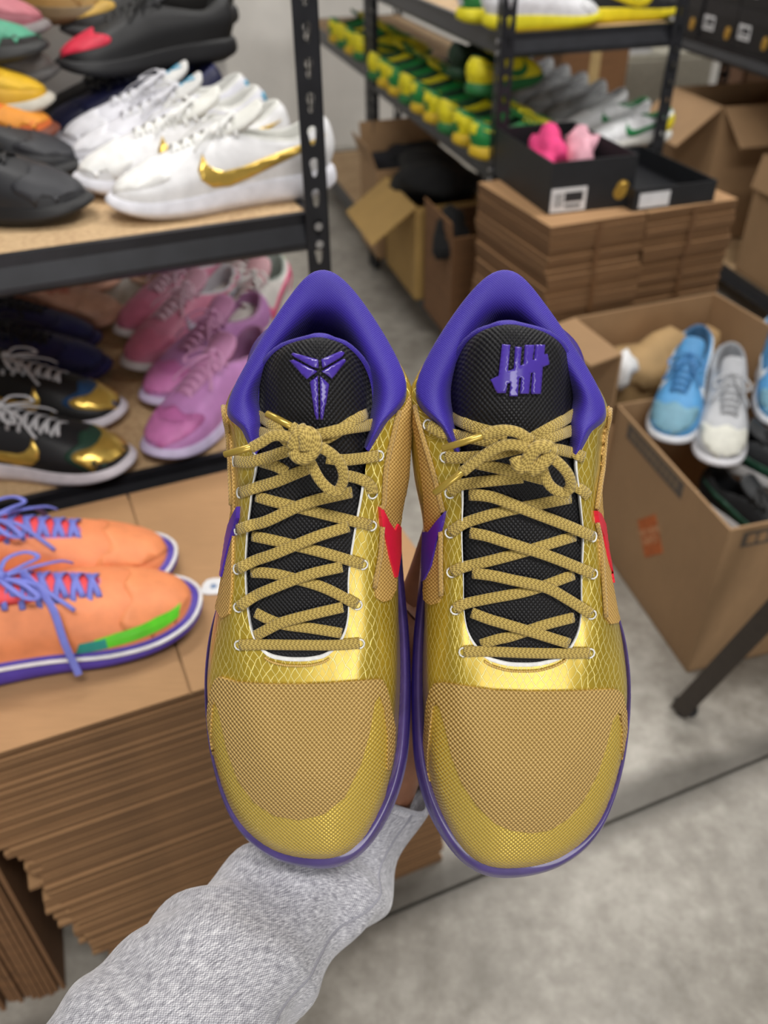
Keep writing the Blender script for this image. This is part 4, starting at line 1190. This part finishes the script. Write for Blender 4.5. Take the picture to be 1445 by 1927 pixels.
ib = lambda a, b, z: tuple(np.array(bo) * (1, 1, 0) + SBF * a + SBB * b + np.array((0, 0, z)))
lump('pink_cloth', ib(.058, .15, TZ + .074), .036, .085, .045, M('e0407e', .8, 0, .1, 30, .002), 3, .7, label='hot pink crumpled cloth in the open black shoe box', cat='cloth')
lump('pale_pink_cloth', ib(.136, .14, TZ + .076), .034, .075, .045, M('dba3b2', .8, 0, .1, 30, .002), 8, .7, label='pale pink crumpled cloth in the open black shoe box', cat='cloth')

# ------------------------------------------------------------------ open cartons


def carton(label, o, F_, B_, w, d, h, mat, flaps=(), t=.005, hf=None):
    """o: near-left bottom corner; flaps: list of (side, length, angle in degrees from upright, outwards positive)"""
    root = empty('carton', o, 0, label, 'box'); m = frame(F_, B_, (0, 0, 0))
    ob('bottom', mk('bottom', *xf(boxv(0, w, 0, d, 0, t), m), mat), root)
    walls = {'front': boxv(0, w, 0, t, 0, hf or h), 'back': boxv(0, w, d - t, d, 0, h), 'left': boxv(0, t, t, d - t, 0, h), 'right': boxv(w - t, w, t, d - t, 0, h)}
    for k in ('front', 'back', 'left', 'right'): ob('panel', mk('panel', *xf(walls[k], m), mat), root)
    for sd, ln, ang in flaps:
        a = math.radians(ang); s_, c_ = math.sin(a) * ln, math.cos(a) * ln
        if sd == 'front': q = [(0.004, 0, h), (w - .004, 0, h), (w - .004, -s_, h + c_), (0.004, -s_, h + c_)]
        if sd == 'back': q = [(w - .004, d, h), (.004, d, h), (.004, d + s_, h + c_), (w - .004, d + s_, h + c_)]
        if sd == 'left': q = [(0, d - .004, h), (0, .004, h), (-s_, .004, h + c_), (-s_, d - .004, h + c_)]
        if sd == 'right': q = [(w, .004, h), (w, d - .004, h), (w + s_, d - .004, h + c_), (w + s_, .004, h + c_)]
        ob('flap', mk('flap', *xf(quadprism(*q, t * .9), m), mat), root)
    return root, m


# carton with black clothes on the bottom board of the far rack
zb = QZ3 + .002
c0 = np.array(QA.tolist() + [zb]) + QF * .50 - QB * .03
kx, km = carton('yellowish open carton full of black clothes under the green shoes', c0, QB, QF, .22, .33, .29, MAT_CARDY, [('left', .17, 125), ('front', .02, 175)])
sticker(kx, km, .04, .17, .03, .11, True)
lump('black_clothes', tuple(c0 + QB * .12 + QF * .16 + np.array((0, 0, .31))), .12, .17, .075, MAT_CLOTH_K, 21, .5, label='heap of black clothes bulging out of the yellowish carton', cat='clothes', rot=math.atan2(QB[1], QB[0]))
c1_ = c0 + QF * .37 - QB * .02
kx2, km2 = carton('brown open carton with dark clothes behind the yellowish one', c1_, QB, QF, .30, .22, .30, MAT_CARDB, [('left', .08, 20), ('back', .1, 10)])
lump('dark_clothes', tuple(c1_ + QB * .15 + QF * .11 + np.array((0, 0, .30))), .12, .10, .06, M('17171c', .9, 0, .3, 20), 33, .5, label='dark clothes heaped in the brown carton under the rack', cat='clothes', rot=math.atan2(QB[1], QB[0]))
c2_ = np.array(QA.tolist() + [zb]) + QF * .20 - QB * .02
kx3, km3 = carton('small brown carton standing between the yellowish carton and the bundles', c2_, QB, QF, .22, .24, .30, MAT_CARD2, [('left', .04, 5)])
lump('black_garment', tuple(c2_ + QB * .03 + QF * .10 + np.array((0, 0, .27))), .045, .08, .07, MAT_CLOTH_K, 41, .5, label='black garment hanging over the small brown carton', cat='clothes')
# cartons at the right, on and before the dark rack
ca = np.array(BA.tolist() + [.1125]) + BF * .85 + BB * .03
ub, um = carton('brown carton with its flaps hanging open beyond the black lid', ca, BB, BF, .40, .34, .4625, MAT_CARDB, [('front', .17, 125), ('left', .19, 128)])
bc = np.array(BA.tolist() + [.1125]) + BF * .58 + BB * .03
cb_, cbm = carton('large plain brown carton on the lowest tan board at the right edge', bc, -BF, BB, .48, .40, .38, MAT_CARDB, [('front', .10, 170)])
ob('tape', mk('tape', *xf(boxv(.20, .25, -.0012, -.0002, .02, .36), cbm), MAT_TAPE), cb_)


# moving carton in the right foreground
HO = np.array((.580, 1.108, 0.0)); HF, HB = az(75), az(-13); HH = .352
hd, hm = carton('brown moving carton with an orange diamond logo, filled with shoes', HO, HF, HB, .46, .43, HH, MAT_CARDB, [])
# logo on its left face (local frame: x across, y back, z up; the left face is x = 0)


def on_left(poly, t0, t1, yc, zc):
    q = [(yc + a, zc + b) for a, b in poly]; n = len(q)
    v = [(-t0, a, b) for a, b in q] + [(-t1, a, b) for a, b in q]
    return v, [tuple(range(n)), tuple(range(2 * n - 1, n - 1, -1))] + [(i, n + i, n + (i + 1) % n, (i + 1) % n) for i in range(n)]


lp = PP(1217, 1010, HO, HF) - HO; ly, lz = float(lp @ HB), float(lp[2])
ORANGE = M('b5602c', .7, 0, .08, 60); s_ = .056
logo = ob('logo', mk('logo', *xf(on_left([(0, -s_), (s_ * .95, 0), (0, s_), (-s_ * .95, 0)], .0002, .0010, ly, lz), hm), ORANGE), hd); logo['label'] = 'orange diamond logo'
tx = bpy.data.curves.new('lettering', 'FONT'); tx.body = 'THE HOME\nDEPOT'; tx.size = .021; tx.align_x = 'CENTER'; tx.align_y = 'CENTER'; tx.extrude = .0003; tx.space_line = .85
txo = bpy.data.objects.new('lettering', tx); COL.objects.link(txo)
me = bpy.data.meshes.new_from_object(txo.evaluated_get(bpy.context.evaluated_depsgraph_get())); bpy.data.objects.remove(txo)
a45 = Matrix.Rotation(math.radians(45), 4, 'Z')
tofl = Matrix(((0, 0, -1, -.0012), (-1, 0, 0, ly), (0, 1, 0, lz), (0, 0, 0, 1)))
me.transform(hm @ tofl @ a45); me.materials.clear(); me.materials.append(M('c49a72', .8))
ob('lettering', me, logo)
GREYINK = M('5a5148', .8)
pa_, pb_ = PP(1172, 800, HO, HF) - HO, PP(1285, 905, HO, HF) - HO
ya, yb = float(pa_ @ HB), float(pb_ @ HB)
band = ob('printed_band', mk('printed_band', *xf(on_left([(ya, HH - .008), (yb, HH - .008), (yb, HH - .042), (ya, HH - .042)], .0002, .0008, 0, 0), hm), GREYINK), hd)
marks = [on_left([(y, HH - .016), (y - .010, HH - .016), (y - .010, HH - .034), (y, HH - .034)], .0008, .0011, 0, 0) for y in np.linspace(ya - .02, yb + .03, 11)]
ob('print_marks', mk('print_marks', *xf(join(marks), hm), M('7d6a54', .8)), band)
v, f = join([boxv(.03, .14, -.0008, -.0002, HH - .045, HH - .012), boxv(.036, .134, -.0012, -.0007, HH - .041, HH - .016)])
bl = ob('printed_band', mk('printed_band', *xf(boxv(.03, .16, -.0008, -.0002, HH - .045, HH - .012), hm), GREYINK), hd)
ob('print_marks', mk('print_marks', *xf(join([boxv(.04 + .022 * k, .056 + .022 * k, -.0012, -.0007, HH - .038, HH - .019) for k in range(5)]), hm), M('a4815c', .8)), bl)
# carton behind it
RH = .465; r0 = Pz(1078, 598, RH); r1_ = Pz(1345, 550, RH); rf = r1_ - r0; rw = float(np.linalg.norm(rf)); rf /= rw; rb = np.array([-rf[1], rf[0], 0])
o_ = r0 - rb * .19; o_[2] = 0
rc, rm = carton('brown open carton with crumpled tan paper behind the shoe-filled one', o_, rf, rb, rw, .19, RH, MAT_CARDB, [('left', .07, 100)], hf=.30)
cen = o_ + rf * rw * .5 + rb * .095
lump('tan_paper', (cen[0], cen[1], .35), .15, .075, .085, M('a98a5e', .8, 0, .1, 12), 5, .45, label='crumpled tan paper in the open carton behind the shoes', cat='paper', rot=math.atan2(rf[1], rf[0]))
wp = o_ + rf * .055 + rb * .06
lump('white_paper', (wp[0], wp[1], .40), .025, .03, .035, M('dcdcdc', .7), 15, .5, 2, label='small wad of white paper at the left of the tan paper', cat='paper')
S_BL = sp('d5d8de', '4f93c8', '2f5a80', '4a8cc0', '3a78b0', 'dfe5ea', toe='6f9cb0')
S_GW = sp('dcdce2', 'b4b6ba', '8e9094', 'a9abb0', 'a2a4a8', None, toe='d2d2c8')
S_KW = sp('d8d8da', '14181c', '0f1114', '15181c', '0e0e10', '1d4a38', toe='161a1d')
S_DB = sp('1b2238', '161c2c', '101420', '141a28', '0e1220', None, toe='14202a')
gB = 'shoes piled in the moving carton'
# layers from the bottom of the pile
for k, (lab, x_, y_, z_, yaw, spc) in enumerate([
        ('black sneaker with a white sole low in the moving carton', .20, .16, .17, 150, S_KW),
        ('black sneaker with a green swoosh under the grey one', .26, .25, .24, 130, S_KW),
        ('dark blue sneaker deep in the carton at the right', .34, .20, .20, 170, S_DB)]):
    c_ = HO + HF * x_ + HB * y_; d_ = az(yaw)
    sneaker(lab, c_ + d_ * .155, c_ - d_ * .155, z_, spc, gB, free=True, scale=.95, mirror=bool(k % 2))
sneaker('light blue sneaker standing toe-down at the rim of the moving carton', (1250, 825), (1312, 668), .335, S_BL, gB, tilt=.18, scale=1.0)
sneaker('grey and white sneaker between the two blue ones in the moving carton', (1360, 872), (1352, 720), .315, S_GW, gB, tilt=.18, scale=1.0, mirror=True)
sneaker('bright blue sneaker at the right edge of the picture in the moving carton', (1470, 800), (1440, 660), .335, S_BL, gB, tilt=.18, scale=1.0)
# folding table at the right edge: only one leg enters the picture
ft = empty('folding_table', (0.547, 1.019, 0), 0, 'dark metal leg of a table standing on the concrete at the right edge', 'table')
DK = M('3b342e', .5, .3)


def bar(a, b, w, t):
    a, b = np.array(a, float), np.array(b, float); d = b - a; d /= np.linalg.norm(d); s1 = np.cross(d, (0, 0, 1.0)); s1 /= np.linalg.norm(s1); s2 = np.cross(s1, d)
    v = [tuple(p + s1 * i * w / 2 + s2 * j * t / 2) for p in (a, b) for i, j in ((-1, -1), (1, -1), (1, 1), (-1, 1))]
    return v, [(0, 1, 2, 3), (7, 6, 5, 4), (0, 4, 5, 1), (1, 5, 6, 2), (2, 6, 7, 3), (3, 7, 4, 0)]


for dx, dy in ((0, 0), (.42, -.30)):
    lg = ob('leg', mk('leg', *bar((dx, dy, .012), (dx + .14, dy - .14, .70), .046, .034), DK), ft)
    ob('foot_cap', mk('foot_cap', *bevbox(dx - .016, dx + .020, dy - .020, dy + .016, 0, .022, .004), MAT_BLACK), lg)
ob('table_top', mk('table_top', *bevbox(.10, .80, -.62, -.10, .70, .73, .006), DK), ft)

# black shoe boxes on the right rack and cartons under them
gK = 'black shoe boxes on the right rack'
PLC = {0: 'bottom', 1: 'middle', 2: 'top'}
for j in range(6):
    for r in range(3):
        base = np.array(BA.tolist() + [0]) + BF * (.22 + .212 * j) + BB * .012
        z0 = .7535 + r * .1182
        root = empty('shoe_box', (base[0], base[1], z0), 0, 'black shoe box in the %s row, %s from the near end of the right rack' % (PLC[r], ['first', 'second', 'third', 'fourth', 'fifth', 'sixth'][j]), 'box', gK)
        m = frame(-BF, BB, (0, 0, 0)); off = random.uniform(-.004, .004)
        ob('body', mk('body', *xf(boxv(-.205, 0, off, .33 + off, 0, .116), m), M('17171a', .55, 0, .1, 30)), root)
        ob('lid_edge', mk('lid_edge', *xf(boxv(-.2058, .0008, off - .0012, .331 + off, .078, .1172), m), M('1d1d21', .5, 0, .1, 30)), root)
        m3 = m @ Matrix.Translation((0, off - .0012, 0))
        sticker(root, m3, -.19, -.125, .030, .072); medallion(root, m3, -.035, .042, .014)
for j in range(5):
    base = np.array(BA.tolist() + [0]) + BF * (.80 + .19 * j) + BB * .56; m = frame(-BF, BB, (0, 0, 0))
    root = empty('narrow_carton', (base[0], base[1], 0), 0, 'upright brown carton behind the black shoe boxes, %s from the near end' % ['first', 'second', 'third', 'fourth', 'fifth'][j], 'box', 'upright cartons behind the right rack')
    ob('body', mk('body', *xf(boxv(-.17, 0, 0, .35, 0, .74), m), cardboard('c%d' % j, ['7a5c46', '8a6a50', '6d5242', '7f6048', '745540'][j])), root)
    sticker(root, m, -.10, -.06, .60, .64, False)
# pale cabinet and boxes far behind
fc = Pd(1162, 108, 3.9)
o = empty('cabinet', (fc[0], fc[1], 0), math.radians(90 - 76), 'pale grey cabinet standing far behind the white and green shoes', 'cabinet')
hh = float(fc[2])
ob('body', mk('body', *boxv(0, .5, 0, .4, 0, hh), M('a8a496', .7)), o)
ob('door', mk('door', *boxv(.01, .24, -.012, 0, .05, hh - .02), M('aca89a', .7)), o); ob('door', mk('door', *boxv(.25, .49, -.012, 0, .05, hh - .02), M('aca89a', .7)), o)
o = empty('white_box', (fc[0], fc[1], hh), math.radians(20), 'white cardboard box on top of the pale cabinet', 'box')
ob('body', mk('body', *boxv(.02, .20, .03, .25, 0, .075), M('cfcfd2', .6)), o); ob('lid', mk('lid', *boxv(.016, .204, .026, .254, .075, .10), M('d6d6d8', .6)), o)
fb = Pd(1060, 90, 3.0)
o = empty('far_carton', (fb[0], fb[1], 0), math.radians(14), 'brown carton standing far behind the white sneakers', 'box')
ob('body', mk('body', *boxv(0, .26, 0, .3, 0, float(fb[2])), MAT_CARD2), o); ob('tape', mk('tape', *boxv(.11, .15, -.001, 0, .02, float(fb[2]) - .01), MAT_TAPE), o)

# ------------------------------------------------------------------ shoes on the far rack
S_GY1 = sp('c9a81e', '17803a', '0d3a1c', '1c6a30', 'd8cf2a', 'dcd21c', toe='1a8a40', heel='e0d414', tab='d8cc1a')
S_GY2 = sp('1d6a34', 'd9cc18', '0f4420', 'd2c41a', '1a7a3a', '1a6a30', toe='cdbb1e', heel='e2d61a')
S_WGR = sp('d9d9d4', 'dcdde0', '1d6a3a', 'd6d8da', 'cfd2d4', '1f7a44', heel='dcc818', tab='1a6a36')
S_GRY = sp('b5b5b4', '9a9c9e', '6f7274', '97999c', 'a9abae', None, toe='b2b4b6')
S_WY = sp('d8cc1c', 'dcdce0', 'c8c8c4', 'd4d4d4', 'd8d8d8', None, toe='d9d9dc', heel='2a7a3c')
S_KY = sp('e0cc18', '202124', '151517', '1c1c1e', '141416', 'e0cc18', toe='2a2a2c')
gF = 'shoes on the far rack'
ORD = ['first', 'second', 'third', 'fourth', 'fifth', 'sixth', 'seventh', 'eighth', 'ninth', 'tenth']


def far(label, a, b, z, spec, yaw=0, **kw):       # a along the long side, b heel distance from it, toe across the shelf
    h_ = np.array(QA.tolist() + [0]) + QF * a + QB * b; d_ = az(72 + yaw)
    return sneaker(label, h_ + d_ * .284, h_, z, spec, gF, free=True, scale=.92, **kw)


for k in range(9):
    far('green sneaker with a yellow heel, %s from the near post of the far rack' % ORD[k], .065 + .118 * k, -.03, QZ2 + .001, S_GY1 if k % 3 != 2 else S_GY2, mirror=bool(k % 2))
for k in range(7):
    h_ = np.array(QA.tolist() + [0]) + QF * (.06 + .118 * k) + QB * .475; d_ = az(72 + 180)
    sneaker('white sneaker with a green swoosh, %s from the near end of the far rack' % ORD[k] if k < 2 else 'pale grey sneaker, %s in the row facing the green shoes' % ORD[k], h_ + d_ * .21, h_, QZ2 + .001, S_WGR if k < 2 else S_GRY, gF, free=True, scale=.78, mirror=bool(k % 2))
far('yellow sneaker lying on top of the green row', .16, .0, QZ2 + .115, S_GY2, yaw=-30)
far('dark green sneaker lying deeper on top of the green row', .36, .02, QZ2 + .115, sp('0d3a1c', '0e2c18', '0a1a10', '0c2414', '0a1a10'), yaw=-20)
far('white and yellow sneaker on the top board at the near corner', .07, -.01, QZ1 + .001, S_WY)
far('white and yellow sneaker behind the near corner one on the top board', .19, -.03, QZ1 + .001, S_WY, mirror=True)
h_ = np.array(QA.tolist() + [0]) + QF * .10 + QB * .22
sneaker('black sneaker with a yellow sole on the top board', h_ + az(72) * .284, h_, QZ1 + .001, S_KY, gF, free=True, scale=.88)
for k in range(4):
    far('green and yellow sneaker, %s in the row on the distant rack' % ORD[k], 1.24 + .125 * k, -.02, QZ2 + .021, S_GY1 if k % 2 else S_GY2, mirror=bool(k % 2))

# ------------------------------------------------------------------ the arm and hand holding the gold shoes


def skin_mesh(name, nodes, edges, mat, sub=2):
    me = bpy.data.meshes.new(name); me.from_pydata([tuple(p) for p, r in nodes], edges, []); me.update()
    o = bpy.data.objects.new(name, me); COL.objects.link(o)
    md = o.modifiers.new('skin', 'SKIN'); md.use_smooth_shade = True; md.branch_smoothing = .4
    if not me.skin_vertices: bm = bmesh.new(); bm.from_mesh(me); bm.verts.layers.skin.verify(); bm.to_mesh(me); bm.free()
    for i, (p, r) in enumerate(nodes):
        sv = me.skin_vertices[0].data[i]; sv.radius = (r, r) if not isinstance(r, tuple) else r; sv.use_root = (i == 0)
    o.modifiers.new('sub', 'SUBSURF').levels = sub; o.modifiers['sub'].render_levels = sub
    dg = bpy.context.evaluated_depsgraph_get()
    m2 = bpy.data.meshes.new_from_object(o.evaluated_get(dg)); bpy.data.objects.remove(o)
    m2.materials.clear(); m2.materials.append(mat); m2.polygons.foreach_set('use_smooth', [True] * len(m2.polygons))
    m2.name = name; return m2


def skin_mat():
    t = NT('skin'); vec = t.co(); n_ = t.noise(vec, 60, 4)
    t.l(t.ramp(n_, [(.3, lin('74472f')), (.7, lin('8a5a3e'))]), t.b.inputs['Base Color'])
    t.set(Roughness=.5, Subsurface_Weight=.1); t.b.inputs['Subsurface Radius'].default_value = (.01, .004, .002); t.bump(t.noise(vec, 400, 3), .2, .0005); return t.m


H_ = lambda u, v, d: Pd(u, v, d)
nodes = [(H_(470, 1775, .515), .026), (H_(600, 1640, .56), .025), (H_(705, 1528, .58), .022), (H_(752, 1420, .566), .023), (H_(766, 1300, .552), .029), (H_(768, 1205, .545), .030)]
edges = [(i, i + 1) for i in range(5)]


def chain(root, pts, r0, r1):
    k = len(nodes); n = len(pts)
    for i, p in enumerate(pts):
        nodes.append((H_(p[0], p[1], p[2] - .007), r0 + (r1 - r0) * i / (n - 1))); edges.append((root if i == 0 else k + i - 1, k + i))


chain(5, [(797, 1090, .533), (824, 1000, .523), (848, 925, .518), (866, 870, .514)], .0112, .0078)       # index
chain(5, [(830, 1105, .533), (880, 1025, .523), (920, 955, .518), (945, 905, .514)], .0110, .0078)       # middle
chain(5, [(848, 1150, .534), (908, 1090, .524), (958, 1035, .518), (988, 990, .514)], .0104, .0074)      # ring
chain(5, [(848, 1200, .534), (903, 1165, .525), (948, 1135, .518), (973, 1110, .514)], .0094, .0066)     # little
chain(4, [(735, 1180, .540), (703, 1085, .528), (676, 1005, .521), (660, 945, .516)], .0128, .0086)      # thumb
hand = skin_mesh('person', nodes, edges, skin_mat())
person = ob('person', hand); tag(person, 'arm in a heather grey sleeve reaching in and holding both gold sneakers', 'person')
# nails
# sleeve: a soft tube round the forearm with folds
axis = [(140, 2130, .43, .053), (268, 2000, .45, .052), (380, 1880, .475, .050), (476, 1775, .51, .046), (558, 1690, .545, .042), (632, 1610, .572, .037), (694, 1542, .582, .033), (736, 1496, .580, .031), (750, 1478, .578, .030)]
A_ = crs([tuple(Pd(u, v, d)) + (r,) for u, v, d, r in axis], 14, False)
NR = 72; V_, UV_ = [], []; prev = np.array(rt); sacc = 0; rnd = random.Random(4)
folds = [(rnd.uniform(.02, .42), rnd.uniform(0, 6.28), rnd.uniform(.010, .022), rnd.uniform(.004, .008), rnd.uniform(-.9, .9), rnd.uniform(.8, 1.8)) for _ in range(30)]
for i, row_ in enumerate(A_):
    p, r = row_[:3], row_[3]; t = A_[min(i + 1, len(A_) - 1)][:3] - A_[max(i - 1, 0)][:3]; t /= np.linalg.norm(t)
    if i: sacc += np.linalg.norm(p - A_[i - 1][:3])
    prev = prev - t * (prev @ t); prev /= np.linalg.norm(prev); b = np.cross(t, prev)
    for k in range(NR):
        a = 2 * math.pi * k / NR; dr = 0
        for s0, a0, wd, am, sl, aw in folds:
            da = math.atan2(math.sin(a - a0), math.cos(a - a0)); x = (sacc - s0 - sl * .022 * da) / wd
            dr += am * math.exp(-x * x) * math.exp(-(da / aw) ** 2)
        dr += .0012 * math.sin(5 * a + sacc * 50) - .004
        V_.append(tuple(p + (r + dr) * (math.cos(a) * prev + math.sin(a) * b))); UV_.append((a * r, sacc))
n = len(A_)
F_ = [(i * NR + k, i * NR + (k + 1) % NR, (i + 1) * NR + (k + 1) % NR, (i + 1) * NR + k) for i in range(n - 1) for k in range(NR)]
# cuff turns in
last = [V_[(n - 1) * NR + k] for k in range(NR)]; pc = np.array(A_[-1][:3])
for k in range(NR): V_.append(tuple(pc + (np.array(last[k]) - pc) * .86)); UV_.append((0, sacc + .004))
F_ += [((n - 1) * NR + k, (n - 1) * NR + (k + 1) % NR, n * NR + (k + 1) % NR, n * NR + k) for k in range(NR)]
slv = ob('sleeve', mk('sleeve', V_, F_, heather(), True, UV_), person); slv['label'] = 'heather grey jersey sleeve'
# a sewn seam along the sleeve's right side
mid = n // 2; cmid = np.array(A_[mid][:3]); want = -fw * .55 + rt * .83
kk = max(range(NR), key=lambda k: float((np.array(V_[mid * NR + k]) - cmid) @ want))
ob('seam', mk('seam', *tube([V_[i * NR + kk] for i in range(0, n - 2)], .0009, 6), M('8e8e96', .9), True), slv)
